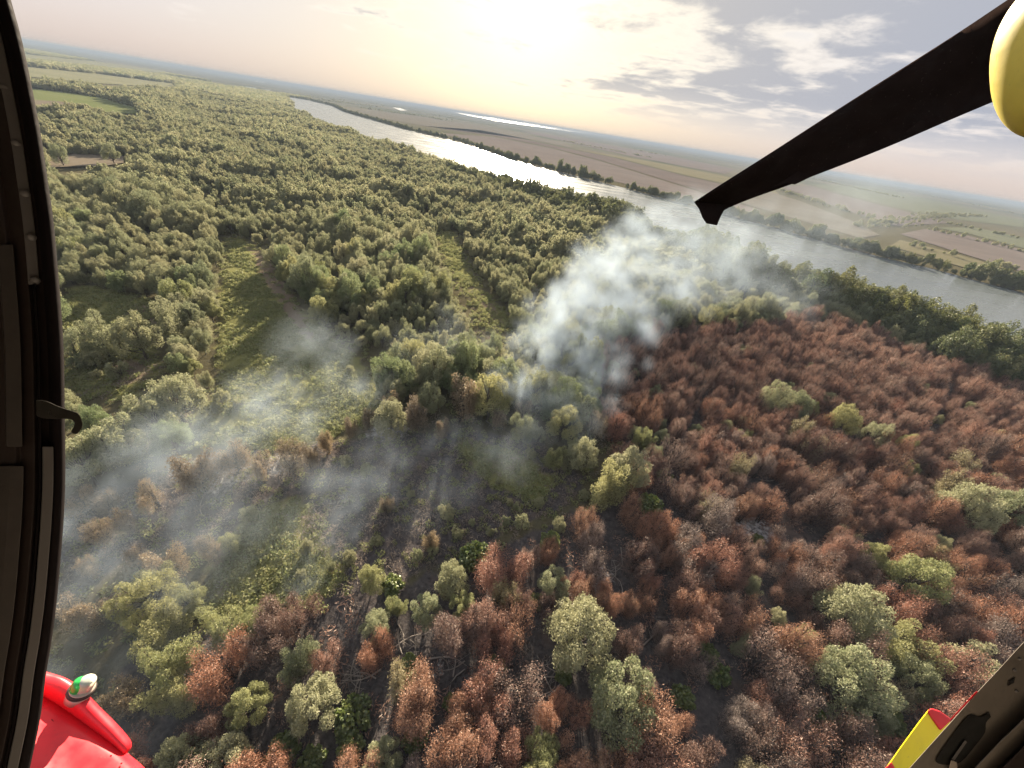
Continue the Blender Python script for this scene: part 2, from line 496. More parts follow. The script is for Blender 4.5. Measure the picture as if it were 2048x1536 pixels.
FIELDS = [
    ('ploughed_field', F_MAUVE, [(860, 264), (930, 278), (1030, 312), (1156, 345), (1265, 371), (1390, 402), (1500, 432), (1520, 420), (1440, 396), (1330, 362), (1200, 322), (1100, 296), (990, 274)]),
    ('ploughed_field', F_PLOUGH, [(880, 257), (990, 272), (1100, 294), (1200, 320), (1330, 360), (1440, 394), (1560, 424), (1580, 412), (1480, 376), (1370, 352), (1230, 316), (1150, 300), (1060, 281), (960, 262)]),
    ('yellow_field', F_YELLOW, [(1150, 299), (1232, 315), (1370, 350), (1480, 374), (1560, 390), (1540, 372), (1440, 350), (1340, 330), (1250, 314)]),
    ('straw_field', F_STRAW, [(705, 222), (760, 236), (850, 252), (960, 260), (1060, 279), (1150, 297), (1130, 286), (1040, 266), (930, 246), (830, 231), (750, 222)]),
    ('bare_field', F_MAUVE, [(1040, 262), (1130, 283), (1260, 312), (1450, 348), (1470, 338), (1340, 312), (1180, 284), (1080, 266)]),
    ('straw_field', F_STRAW, [(1480, 405), (1600, 440), (1720, 476), (1760, 470), (1700, 440), (1600, 402), (1530, 380)]),
    ('bare_field', F_MAUVE, [(1560, 372), (1700, 424), (1790, 452), (1900, 446), (1820, 425), (1700, 395), (1620, 372)]),
    ('green_field', F_GREY, [(1620, 368), (1710, 394), (1830, 424), (1920, 440), (2048, 455), (2048, 440), (1900, 408), (1740, 372)]),
    ('bare_field', F_MAUVE, [(1800, 468), (1900, 500), (2048, 545), (2200, 590), (2200, 545), (2048, 500), (1930, 470), (1850, 458)]),
    ('green_field', F_GREY, [(1870, 455), (1940, 468), (2060, 500), (2220, 545), (2220, 520), (2060, 478), (1950, 455)]),
    ('straw_field', F_YELLOW, [(1780, 492), (1860, 516), (2048, 569), (2200, 615), (2200, 595), (2048, 548), (1890, 502), (1800, 480)]),
    ('green_meadow', F_GREEN, MEADOWS[0]),
    ('brown_meadow', F_SAND, [(60, 200), (120, 203), (182, 213), (188, 224), (150, 226), (60, 217)]),
    ('pale_meadow', F_PALE, MEADOWS[1]),
    ('pale_meadow', F_PALE, MEADOWS[2]),
    ('sandy_clearing', F_SAND, CLEAR_E),
]
for k, (nm, fm, pl) in enumerate(FIELDS):
    sheet(nm, [G(*p)[:2] for p in pl], -0.05 + 0.03 * k, fm, kind='structure')

# ------------------------------------------------------------------ trees: prototypes
def leaf_quads(centers, normals, size, aspect, tones, up=0.0, r=rng):
    n = len(centers)
    nrm = normals / np.maximum(1e-6, np.linalg.norm(normals, axis=1, keepdims=True))
    rv = r.normal(size=(n, 3)); rv[:, 2] += up
    a = np.cross(nrm, rv); a /= np.maximum(1e-6, np.linalg.norm(a, axis=1, keepdims=True))
    b_ = np.cross(nrm, a)
    if np.isscalar(size): size = np.full(n, size)
    sa = (size * 0.5)[:, None]; sb = (size * 0.5 * aspect)[:, None]
    # a diamond-like leaf spray, pointed at its ends
    v = np.stack([centers + b_ * sa, centers + a * sb, centers - b_ * sa, centers - a * sb], 1)
    f = np.arange(4 * n).reshape(n, 4)
    return v.reshape(-1, 3), f, np.repeat(tones, 4)

def unit(n, r):
    v = r.normal(size=(n, 3)); return v / np.linalg.norm(v, axis=1, keepdims=True)

def lobes_willow(r, rad, h):
    """billowing crown: several upright rounded plumes on a broad dome"""
    L = []
    n = int(13 + r.integers(0, 7))
    for k in range(n):
        an = 2 * math.pi * (k * 0.382 + r.uniform(-.05, .05)); q = rad * math.sqrt((k + 0.4) / n) * 0.88
        top = h * (1 - 0.42 * (q / rad) ** 2 * r.uniform(0.7, 1.35))
        rr = rad * r.uniform(0.18, 0.31)
        top *= r.uniform(0.74, 1.08)
        L.append((q * math.cos(an), q * math.sin(an), top - rr * 1.5, rr, rr * r.uniform(1.3, 2.1)))
    for k in range(8):
        an = r.uniform(0, 6.28); q = rad * r.uniform(0.55, 0.85); rr = rad * r.uniform(0.26, 0.36)
        L.append((q * math.cos(an), q * math.sin(an), h * r.uniform(0.28, 0.52), rr, rr * 1.3))
    return L

def lobes_mixed(r, rad, h):
    if r.uniform() < 0.55: return lobes_willow(r, rad, h)
    L = []
    for k in range(int(5 + r.integers(0, 4))):
        an = r.uniform(0, 6.28); q = rad * r.uniform(0.1, 0.75)
        top = h * (1 - 0.36 * (q / rad) ** 1.5) * r.uniform(0.82, 1.06)
        for j in range(4):
            f = j / 3
            rr = rad * (0.40 - 0.17 * f) * r.uniform(0.8, 1.2)
            L.append((q * math.cos(an) * (1 + .12 * j) + r.normal() * .3, q * math.sin(an) * (1 + .12 * j) + r.normal() * .3, top * (0.34 + 0.55 * f) - rr * .2, rr, rr * r.uniform(1.1, 1.6)))
    return L

def lobes_plume(r, rad, h):
    """scorched crown: narrow upright plumes on several stems"""
    L = []
    n = int(5 + r.integers(0, 4))
    for k in range(n):
        an = r.uniform(0, 6.28); q = rad * r.uniform(0.05, 0.78)
        top = h * (1 - 0.32 * (q / rad)) * r.uniform(0.85, 1.05)
        for j in range(4):
            f = j / 3
            rr = rad * (0.42 - 0.15 * f) * r.uniform(0.8, 1.2)
            L.append((q * math.cos(an) * (1 + .1 * j) + r.normal() * .2, q * math.sin(an) * (1 + .1 * j) + r.normal() * .2, top * (0.42 + 0.50 * f) - rr * .3, rr, rr * r.uniform(1.3, 1.9)))
    return L

def crown_mesh(name, L, n, size, aspect, material, r, shell=0.78, up=0.0, jag=0.11, scatter_n=0.9):
    L = np.array(L)
    area = L[:, 3] * L[:, 4]
    pick = r.choice(len(L), n, p=area / area.sum())
    d = unit(n, r)
    # uneven sprays: leaf sprays gathered on sub-clumps of each lobe
    k = 26
    cl = unit(len(L) * k, r).reshape(len(L), k, 3)
    near = cl[pick, r.integers(0, k, n)]
    d = d * 0.55 + near * 0.8
    d[:, 2] += 0.18
    d /= np.linalg.norm(d, axis=1, keepdims=True)
    u = r.uniform(0, 1, n)
    rad = np.where(r.uniform(0, 1, n) < shell, 0.86 + r.normal(0, jag, n), u ** 0.5 * 0.9)
    c_ = np.stack([L[pick, 0] + d[:, 0] * L[pick, 3] * rad, L[pick, 1] + d[:, 1] * L[pick, 3] * rad, L[pick, 2] + d[:, 2] * L[pick, 4] * rad], 1)
    keep = c_[:, 2] > 0.3
    c_, d = c_[keep], d[keep]
    nn = d * (1 - scatter_n * 0.5) + unit(len(c_), r) * scatter_n
    tones = np.clip(r.normal(0.35, 0.2, len(c_)), 0, 1)
    sz = size * r.uniform(0.6, 1.35, len(c_))
    v, f, tn = leaf_quads(c_, nn, sz, aspect, tones, up, r)
    return mesh_np(name, v, f, mats=[material], attrs={'tone': ('FLOAT', tn.astype(np.float32))})

def trunk_mesh(name, L, h, r, material, base=0.22, twigs=0, stems=1):
    T = []
    top = max(l[2] for l in L)
    for s in range(stems):
        off = Vector((r.normal() * 0.35, r.normal() * 0.35, 0)) * (s > 0)
        lean = Vector((r.normal() * 0.4, r.normal() * 0.4, 0))
        path = [off + lean * f + Vector((0, 0, -0.6 + (top * 0.7 + 0.6) * f)) for f in (0, .15, .4, .7, 1)]
        T.append((path, [base * q for q in (1.25, 1.0, .75, .5, .22)], 7))
    for l in L:
        z0 = min(l[2] * 0.55, top * 0.5) * r.uniform(0.6, 1.1)
        a = Vector((r.normal() * .1, r.normal() * .1, z0)); c_ = Vector(l[:3])
        mid = a.lerp(c_, 0.5) + Vector((r.normal() * .2, r.normal() * .2, -0.25))
        T.append(([a, mid, c_, c_ + Vector((0, 0, l[4] * 0.7))], [base * .45, base * .32, base * .2, base * .06], 5))
        for k in range(twigs):
            d = Vector(unit(1, r)[0]); d.z = abs(d.z) * 1.2
            e = c_ + Vector((d.x * l[3], d.y * l[3], d.z * l[4] * .9)) * r.uniform(.7, 1.05)
            s_ = c_.lerp(mid, r.uniform(0, .5))
            T.append(([s_, s_.lerp(e, .55) + Vector((0, 0, .1)), e], [base * .22, base * .14, base * .05], 3))
    v, q = tubes(T)
    return mesh_np(name, v, q, mats=[material], smooth=True)

PROTO = {}
def make_kind(kind, n, lobes, nleaf, size, aspect, lm, bm_, rad, h, twigs=0, stems=1, base=0.22, **kw):
    PROTO[kind] = []
    for k in range(n):
        r = np.random.default_rng(sum(map(ord, kind)) * 13 + k)
        rr, hh = rad * r.uniform(.88, 1.12), h * r.uniform(.9, 1.1)
        L = lobes(r, rr, hh)
        nl = nleaf
        if kind == 'scorched': nl = int(nleaf * (0.4, 1, .85, 1, .65, 1, .95, .5, 1, .8)[k % 10])
        PROTO[kind].append((crown_mesh(kind + '_crown', L, nl, size, aspect, lm, r, **kw),
                            trunk_mesh(kind + '_trunk', L, hh, r, bm_, base, twigs, stems)))

make_kind('willow', 9, lobes_mixed, 15000, 0.225, 0.5, M_WILLOW, M_BARK, 3.6, 9.0, twigs=1)
make_kind('scorched', 10, lobes_plume, 16000, 0.225, 0.26, M_RUST, M_CHAR, 3.7, 9.0, twigs=8, stems=3, base=0.16, shell=0.6, up=1.6, jag=0.2)
make_kind('dry', 5, lobes_plume, 6000, 0.34, 0.3, M_DRY, M_CHAR, 3.2, 9.5, twigs=5, stems=3, base=0.16, shell=0.6, up=1.2, jag=0.2)
make_kind('poplar', 6, lobes_mixed, 8000, 0.38, 0.7, M_POPLAR, M_BARK, 5.2, 13.0, twigs=1, base=0.3)
make_kind('shrub', 5, lobes_mixed, 2200, 0.26, 0.5, M_WILLOW, M_BARK, 1.5, 3.4, base=0.06)
make_kind('bush', 4, lobes_willow, 2200, 0.40, 0.75, M_BUSH, M_BARK, 1.9, 3.0, base=0.06)
# lighter versions for the wood further off
make_kind('willow_mid', 8, lobes_mixed, 2600, 0.56, 0.6, M_WILLOW, M_BARK, 3.6, 9.0)
make_kind('poplar_mid', 4, lobes_mixed, 2600, 0.66, 0.7, M_POPLAR, M_BARK, 5.0, 12.0)
make_kind('willow_far', 6, lobes_mixed, 900, 0.95, 0.7, M_WILLOW, M_BARK, 3.9, 9.5)

def joined(kind, k):
    """crown and trunk as one mesh (for the uncounted wood)"""
    cme, tme = PROTO[kind][k]
    bm = bmesh.new(); bm.from_mesh(cme); nf = len(bm.faces); bm.from_mesh(tme)
    bm.faces.ensure_lookup_table()
    for f in bm.faces[nf:]: f.material_index = 1
    me = bpy.data.meshes.new(kind + '_tree'); bm.to_mesh(me); bm.free()
    me.materials.append(cme.materials[0]); me.materials.append(tme.materials[0])
    return me

def patch_mesh(name, protos, size, spacing, r):
    """a small piece of wood, for the far distance"""
    V, Fc, T = [], [], []
    k = 0
    for i in range(int(size / spacing)):
        for j in range(int(size / spacing)):
            me = protos[r.integers(0, len(protos))]
            v = np.empty(len(me.vertices) * 3, np.float32); me.vertices.foreach_get('co', v); v = v.reshape(-1, 3, ).copy()
            q = v.reshape(-1, 4, 3)[::8]
            cq = q.mean(1, keepdims=True); q = cq + (q - cq) * 2.2
            s = r.uniform(0.75, 1.3); an = r.uniform(0, 6.28)
            x, y = q[..., 0] * s, q[..., 1] * s
            q = np.stack([x * math.cos(an) - y * math.sin(an), x * math.sin(an) + y * math.cos(an), q[..., 2] * s], -1)
            q[..., 0] += (i + r.uniform(0, 1)) * spacing - size / 2; q[..., 1] += (j + r.uniform(0, 1)) * spacing - size / 2
            V.append(q.reshape(-1, 3)); T.append(np.full(len(q) * 4, np.clip(r.normal(.35, .25), 0, 1)))
    V = np.concatenate(V); T = np.concatenate(T)
    return mesh_np(name, V, np.arange(len(V)).reshape(-1, 4), mats=[M_WILLOW], attrs={'tone': ('FLOAT', T.astype(np.float32))})

# ------------------------------------------------------------------ scattering what nobody could count
def scatter(name, meshes, pts, rz, sc, label, cat, tilt=None):
    n = len(pts)
    me = bpy.data.meshes.new(name)
    me.vertices.add(n); me.vertices.foreach_set('co', np.asarray(pts, np.float32).ravel())
    rot = np.zeros((n, 3), np.float32); rot[:, 2] = rz
    if tilt is not None: rot[:, :2] = tilt
    for an, typ, val in (('rot', 'FLOAT_VECTOR', rot), ('siz', 'FLOAT_VECTOR', np.asarray(sc, np.float32)), ('pick', 'INT', rng.integers(0, len(meshes), n))):
        a = me.attributes.new(an, typ, 'POINT'); a.data.foreach_set('value' if typ == 'INT' else 'vector', np.asarray(val).ravel())
    o = obj_from(name, me, kind='stuff', label=label, category=cat)
    ng = bpy.data.node_groups.new(name, 'GeometryNodeTree')
    ng.interface.new_socket('Geometry', in_out='INPUT', socket_type='NodeSocketGeometry')
    ng.interface.new_socket('Geometry', in_out='OUTPUT', socket_type='NodeSocketGeometry')
    g = NT(ng)
    gi, go = g.new('NodeGroupInput'), g.new('NodeGroupOutput')
    iop = g.new('GeometryNodeInstanceOnPoints')
    jn = g.new('GeometryNodeGeometryToInstance')
    for k, ms in enumerate(meshes):
        so = bpy.data.objects.new(name + '_piece', ms)
        oi = g.new('GeometryNodeObjectInfo', transform_space='ORIGINAL')
        oi.inputs['Object'].default_value = so
        g.l.new(oi.outputs['Geometry'], jn.inputs[0])
    g.l.new(gi.outputs[0], iop.inputs['Points'])
    g.l.new(jn.outputs[0], iop.inputs['Instance'])
    iop.inputs['Pick Instance'].default_value = True
    for an, typ, sock in (('rot', 'FLOAT_VECTOR', 'Rotation'), ('siz', 'FLOAT_VECTOR', 'Scale'), ('pick', 'INT', 'Instance Index')):
        na = g.new('GeometryNodeInputNamedAttribute', data_type=typ)
        na.inputs['Name'].default_value = an
        g.l.new(na.outputs['Attribute'], iop.inputs[sock])
    g.l.new(iop.outputs[0], go.inputs[0])
    md = o.modifiers.new('scatter', 'NODES'); md.node_group = ng
    return o

def place_tree(name, kind, k, loc, rz, sc, label, cat, group=None, lean=(0, 0), tint=None):
    cme, tme = PROTO[kind][k % len(PROTO[kind])]
    e = empty(name, loc, label=label, category=cat)
    if group: e['group'] = group
    e.rotation_euler = (lean[0], lean[1], rz); e.scale = sc
    c_ = obj_from('crown', cme, e); obj_from('trunk', tme, e)
    if tint: c_.color = (*tint, 1)
    return e

# ------------------------------------------------------------------ where the trees stand
# trees that the photograph lets one pick out (pixel of the crown's middle, kind, crown width in px)
SPECIAL = [  # px, py, kind, width px, label, category, group
    (1160, 1268, 'willow', 150, 'broad green willow whose lobed pale crown stands highest among rust-brown trees', 'tree', None),
    (1250, 1395, 'willow', 150, 'grey-green willow beside the broad lobed willow in the burnt stand', 'tree', None),
    (905, 1150, 'willow', 75, 'yellow-green willow at the edge between burnt grass and scorched trees', 'tree', None),
    (925, 1205, 'willow', 60, None, 'tree', None), (742, 1155, 'willow', 62, None, 'tree', None),
    (1110, 1165, 'willow', 68, None, 'tree', None), (1222, 965, 'willow', 95, None, 'tree', None), (1165, 905, 'willow', 70, None, 'tree', None),
    (1720, 1225, 'willow', 125, None, 'tree', None), (1712, 1365, 'willow', 130, None, 'tree', None), (1838, 1155, 'willow', 100, None, 'tree', None),
    (1815, 1285, 'willow', 95, None, 'tree', None), (1945, 1322, 'willow', 100, None, 'tree', None), (1548, 800, 'willow', 60, None, 'tree', None),
    (1595, 805, 'willow', 60, None, 'tree', None), (1690, 835, 'willow', 70, None, 'tree', None), (1755, 865, 'willow', 55, None, 'tree', None),
    (1812, 890, 'willow', 40, None, 'tree', None), (590, 1318, 'willow', 85, None, 'tree', None), (625, 1400, 'willow', 120, None, 'tree', None),
    (495, 1410, 'willow', 100, None, 'tree', None), (290, 1185, 'willow', 110, None, 'tree', None), (372, 1195, 'willow', 65, None, 'tree', None),
    (440, 1250, 'willow', 85, None, 'tree', None), (505, 1238, 'willow', 70, None, 'tree', None), (330, 1330, 'willow', 110, None, 'tree', None),
    (345, 1385, 'willow', 95, None, 'tree', None), (1490, 1290, 'willow', 50, None, 'tree', None), (1600, 1275, 'willow', 65, None, 'tree', None),
    (765, 1515, 'willow', 85, None, 'tree', None), (440, 1520, 'willow', 100, None, 'tree', None), (360, 1510, 'willow', 90, None, 'tree', None),
    (1085, 1500, 'willow', 75, None, 'tree', None), (1950, 1010, 'willow', 95, None, 'tree', None), (2030, 1010, 'willow', 85, None, 'tree', None),
    (1840, 1350, 'willow', 85, None, 'tree', None), (1300, 1010, 'bush', 50, None, 'tree', None), (1150, 890, 'willow', 40, None, 'tree', None),
    (1065, 855, 'willow', 30, None, 'tree', None), (1080, 865, 'willow', 30, None, 'tree', None), (1760, 1420, 'willow', 80, None, 'tree', None),
    (925, 785, 'dry', 85, 'big brown half-scorched tree beside the main white smoke plume', 'tree', None),
    (835, 825, 'dry', 60, None, 'tree', None), (780, 815, 'dry', 48, None, 'tree', None), (735, 835, 'dry', 40, None, 'tree', None), (860, 800, 'willow', 60, None, 'tree', None),
    (575, 905, 'dry', 70, 'lone brown tree leaning over the pale ash patch', 'tree', None),
    (465, 905, 'dry', 60, None, 'tree', None), (380, 940, 'dry', 85, None, 'tree', None), (150, 990, 'dry', 60, None, 'tree', None), (210, 1000, 'dry', 50, None, 'tree', None),
    (320, 1120, 'dry', 80, None, 'tree', None), (415, 1095, 'dry', 60, None, 'tree', None), (150, 1220, 'dry', 75, None, 'tree', None), (210, 1210, 'dry', 50, None, 'tree', None),
    (240, 1385, 'dry', 80, None, 'tree', None), (700, 850, 'dry', 36, None, 'tree', None), (655, 880, 'dry', 40, None, 'tree', None), (620, 905, 'dry', 44, None, 'tree', None), (520, 920, 'dry', 50, None, 'tree', None), (420, 925, 'dry', 56, None, 'tree', None),
    (300, 985, 'dry', 60, None, 'tree', None), (250, 1035, 'dry', 50, None, 'tree', None), (190, 1060, 'dry', 55, None, 'tree', None), (880, 850, 'dry', 40, None, 'tree', None), (1000, 830, 'dry', 36, None, 'tree', None), (1050, 820, 'dry', 40, None, 'tree', None), (1190, 840, 'dry', 50, None, 'tree', None), (770, 1010, 'dry', 30, None, 'tree', None), (860, 1075, 'dry', 30, None, 'tree', None), (270, 1110, 'dry', 50, None, 'tree', None), (180, 1130, 'dry', 40, None, 'tree', None),
    (455, 1085, 'willow', 40, None, 'tree', None),
    (1110, 910, 'willow', 45, None, 'tree', None), (1290, 880, 'willow', 45, None, 'tree', None),
    (345, 790, 'willow', 95, None, 'tree', None), (300, 820, 'willow', 100, None, 'tree', None), (220, 870, 'willow', 120, None, 'tree', None), (160, 920, 'willow', 100, None, 'tree', None),
    (270, 670, 'willow', 80, 'rounded willow standing alone between two grassy clearings', 'tree', None), (195, 665, 'willow', 80, None, 'tree', None), (140, 690, 'willow', 60, None, 'tree', None),
    (335, 640, 'willow', 70, None, 'tree', None), (220, 305, 'willow', 30, None, 'tree', None), (118, 308, 'willow', 32, None, 'tree', None)]
SHRUBS = [(890, 1018, 34), (752, 1077, 22), (833, 1105, 26), (865, 1095, 24), (610, 1090, 30), (700, 1110, 26), (495, 1025, 34), (1010, 1040, 22), (1045, 1040, 32),
          (983, 1058, 20), (945, 1040, 16), (1120, 1045, 30), (770, 1010, 20), (822, 985, 18), (600, 1145, 24), (1000, 960, 18), (1080, 1000, 24), (1035, 1010, 18), (690, 920, 26), (735, 940, 30),
          (190, 745, 20), (150, 720, 34), (235, 735, 40), (180, 712, 40), (440, 795, 34), (480, 800, 28), (425, 815, 26), (700, 735, 18), (560, 740, 14), (640, 665, 30), (665, 690, 18),
          (915, 1060, 26), (1060, 905, 22), (1135, 925, 26), (1020, 1000, 16), (660, 1130, 22), (540, 790, 16), (1170, 985, 24), (1260, 905, 30), (1310, 900, 26), (1350, 915, 24)]
BUSHES = [(820, 1325, 45), (705, 1430, 70), (830, 1470, 60), (700, 1490, 60), (1130, 1345, 40), (1440, 1345, 50), (1370, 1390, 50), (1640, 1010, 30), (1520, 1075, 28), (990, 1330, 40),
          (900, 1400, 34), (950, 1105, 60), (785, 1165, 50), (1075, 1200, 34), (1640, 1440, 60), (1700, 1480, 60), (1420, 1300, 34), (1330, 950, 40), (560, 1500, 70), (620, 1520, 60), (1660, 880, 40),
          (1790, 1440, 60), (1100, 1080, 40)]

taken = []
def spot(px, py, wpx, kind):
    """ground place and scale of a tree whose crown's middle shows at px,py"""
    rad0, h0 = {'willow': (3.6, 9.0), 'dry': (3.2, 9.5), 'scorched': (3.1, 9.5), 'shrub': (1.5, 3.4), 'bush': (1.9, 3.0), 'poplar': (5.2, 13)}[kind]
    z = h0 * 0.55; s = 1.0
    for _ in range(4):
        p = G(px, py, z)
        dep = (p - CAM).dot(_F)
        s = wpx / FPX * dep / (2 * rad0 * 1.02)
        s = min(max(s, 0.45), 1.75)
        z = h0 * s * 0.55
    return Vector((p.x, p.y, 0)), s

def ground_z(x, y):
    w_ = max(0, min(1, 1.4 - math.hypot(x, y - 130) / 300))
    return w_ * (0.25 * math.sin(x * 0.21 + 1.3 * math.sin(y * 0.13)) + 0.2 * math.sin(y * 0.33 + x * 0.09)) - 0.45

LBL = {
    'survivor': ('pale green willow still in leaf among rust-brown scorched trees', 'green survivors in the burnt stand'),
    'edge': ('grey-green willow rising at the edge of the smoky burnt grass', 'willows round the burnt grass'),
    'wood': ('grey-green willow in the dense unburnt wood beside the grassy clearings', 'willows of the unburnt wood'),
    'bank': ('dark green poplar of the strip between scorched trees and river', 'poplars on the near river bank'),
    'rust': ('rust-brown scorched tree with upright feathery crown over blackened ground', 'scorched trees of the burnt stand'),
    'dry': ('brown half-scorched tree wrapped in thin smoke around the burnt grass', 'half-scorched trees in the smoke'),
    'shrub': ('small pale green willow shrub on the burnt weedy ground', 'young willow shrubs'),
    'bush': ('low bright green leafy bush under the scorched trees', 'green bushes under the burnt stand'),
    'far': ('tree of the row along the far river bank', 'trees on the far river bank')}

def near_any(xy_, marks, d):
    return len(marks) > 0 and min(math.hypot(xy_[0] - m_[0], xy_[1] - m_[1]) for m_ in marks) < d

def poly_mid(pl, z=0.0):
    p_ = G(sum(q[0] for q in pl) / len(pl), sum(q[1] for q in pl) / len(pl), z)
    return (p_.x, p_.y)

RUST_TINT = [('rust-orange', (1.14, .98, .82)), ('dark brown', (.66, .68, .72)), ('dusty grey-brown', (.84, 1.02, 1.15)), ('reddish brown', (1.04, .90, .86))]
GREEN_TINT = [('pale silvery', (1.10, 1.10, 1.14)), ('grey-green', (.90, .94, .94)), ('yellowish green', (1.04, 1.04, .84)), ('deep green', (.76, .88, .76))]
def size_word(s, lo, hi): return 'small' if s < lo else ('tall' if s > hi else 'middling')

cnt = 0
def add_tree(kind, name, p, s, lab, cat='tree', group=None, k=None, sq=None, tint=None):
    global cnt
    cnt += 1
    kk = k if k is not None else int(rng.integers(0, 100))
    j = rng.uniform(0.92, 1.08, 3) if sq is None else sq
    return place_tree(name, kind, kk, (p[0], p[1], ground_z(p[0], p[1])), float(rng.uniform(0, 6.28)), (s * j[0], s * j[1], s * j[2]), lab, cat, group, (0, 0), tint)

n_green = n_brown = 0
for (px_, py_, kind, wpx, lab, cat, grp) in SPECIAL:
    p, s = spot(px_, py_, wpx, kind)
    taken.append((p.x, p.y, (2.9 if kind != 'dry' else 2.3) * s))
    tint = None
    if lab is None:
        key = 'dry' if kind == 'dry' else ('bush' if kind == 'bush' else ('survivor' if inpoly([px_], [py_], BROWN)[0] else ('edge' if py_ > 850 else 'wood')))
        lab, grp = LBL[key]
        if kind == 'willow':
            tn, tint = GREEN_TINT[int(rng.integers(0, 3))]
            sw = size_word(s, .75, 1.1)
            lab = {'survivor': f'{sw} {tn} willow still in leaf among the scorched trees', 'edge': f'{sw} {tn} willow at the edge of the smoky burnt grass',
                   'wood': f'{sw} {tn} willow standing beside the grassy clearings'}[key]
        elif kind == 'dry':
            lab = f"{size_word(s, .75, 1.1)} {'pale straw-brown' if (cnt % 2) else 'dull brown'} half-scorched tree in the smoke by the burnt grass"
            tint = (1.12, 1.08, 1.0) if cnt % 2 else (.82, .82, .85)
    add_tree(kind, {'dry': 'half_scorched_tree', 'bush': 'leafy_bush'}.get(kind, 'willow_tree'), p, s, lab, 'bush' if kind == 'bush' else cat, grp, tint=tint)
    n_green += kind == 'willow'
for lst, kind, nm in ((SHRUBS, 'shrub', 'willow_shrub'), (BUSHES, 'bush', 'leafy_bush')):
    for (px_, py_, wpx) in lst:
        p, s = spot(px_, py_, wpx, kind)
        taken.append((p.x, p.y, 1.2 * s))
        add_tree(kind, nm, p, s, LBL[kind][0], 'bush' if kind == 'bush' else 'shrub', LBL[kind][1])

def jitter_grid(x0, x1, y0, y1, d, jit=0.36):
    nx, ny = int((x1 - x0) / d), int((y1 - y0) / (d * 0.866))
    i, j = np.meshgrid(np.arange(nx), np.arange(ny))
    x = x0 + (i + 0.5 * (j % 2)) * d; y = y0 + j * d * 0.866
    return np.stack([(x + rng.uniform(-jit, jit, x.shape) * d).ravel(), (y + rng.uniform(-jit, jit, y.shape) * d).ravel()], 1)

def pix(xy, z):
    q = proj(np.column_stack([xy, np.full(len(xy), z)]))
    return np.nan_to_num(q[:, 0], nan=-9e3), np.nan_to_num(q[:, 1], nan=9e3), np.nan_to_num(q[:, 2], nan=1e6)

def in_any(xy, polys, zs=(0.5, 5, 9), grow=0):
    r_ = np.zeros(len(xy), bool)
    for z in zs:
        a, b_, _ = pix(xy, z)
        for pl in polys:
            for g_ in ((0,) if not grow else (-grow, 0, grow)): r_ |= inpoly(a + g_, b_, pl)
    return r_

bank_line = np.array([(p.x, p.y) for p in resample(near_xy, 900)])
def bank_dist(xy):
    out_ = np.empty(len(xy))
    for i in range(0, len(xy), 4000):
        out_[i:i + 4000] = np.sqrt(((xy[i:i + 4000, None, :] - bank_line[None]) ** 2).sum(-1)).min(1)
    return out_

CLEARS = [CLEAR_A, CLEAR_B, CLEAR_C, CLEAR_D]
land = [(p.x, p.y) for p in near_xy] + [(900, -300), (-9000, -300), (-9000, 5200), (near_xy[0].x, near_xy[0].y + 200)]

# --- scorched stand
xy = jitter_grid(-80, 330, -40, 330, 4.25, 0.42)
a, b_, dep = pix(xy, 5)
ok = inpoly(a, b_, BROWN) & inpoly(xy[:, 0], xy[:, 1], land)
bd = bank_dist(xy)
ok &= bd > 34
GAPS = [[(1170, 1200), (1180, 1110), (1240, 1090), (1300, 1150), (1280, 1190), (1220, 1210)], [(1460, 1085), (1470, 1020), (1560, 1030), (1590, 1085), (1530, 1095)],
        [(1620, 1050), (1640, 1010), (1700, 1040), (1680, 1060)], [(760, 1300), (780, 1240), (850, 1230), (850, 1300)], [(660, 1390), (680, 1330), (740, 1330), (740, 1380)],
        [(880, 1400), (870, 1280), (930, 1270), (930, 1400)], [(1060, 1420), (1060, 1320), (1120, 1300), (1150, 1420)], [(1500, 950), (1560, 930), (1590, 980), (1530, 1000)],
        [(1280, 1290), (1300, 1230), (1330, 1230), (1320, 1320)], [(1840, 880), (1880, 760), (1930, 720), (1920, 790)], [(1640, 900), (1680, 780), (1720, 800), (1680, 900)]]
GAPS = [[(sum(q[0] for q in g_) / len(g_) * .35 + q[0] * .65, sum(q[1] for q in g_) / len(g_) * .35 + q[1] * .65) for q in g_] for g_ in GAPS]
ok &= ~in_any(xy, GAPS, (0.5, 3))
MARK_W = [tuple(spot(q[0], q[1], q[3], 'willow')[0][:2]) for q in SPECIAL if q[2] == 'willow']
MARK_B = [tuple(spot(q[0], q[1], q[2], 'bush')[0][:2]) for q in BUSHES]
MARK_G = [poly_mid(pl) for pl in GAPS]
MARK_M = [tuple(G(x, y, 0)[:2]) for x, y in MIDBURN]
tk = np.array(taken)
ok &= (np.sqrt((xy[:, None, 0] - tk[None, :, 0]) ** 2 + (xy[:, None, 1] - tk[None, :, 1]) ** 2) > tk[None, :, 2] + 0.6).all(1)
ok &= rng.uniform(0, 1, len(xy)) > 0.10
xy, dep, a, b_ = xy[ok], dep[ok], a[ok], b_[ok]
size = 0.50 + 0.70 * rng.beta(1.7, 2, len(xy))
inview = (a > -40) & (a < 2090) & (b_ < 1600) & (b_ > 0)
order = np.argsort(dep / size + 1e5 * ~inview)
ind, rest = order[:255], order[255:]
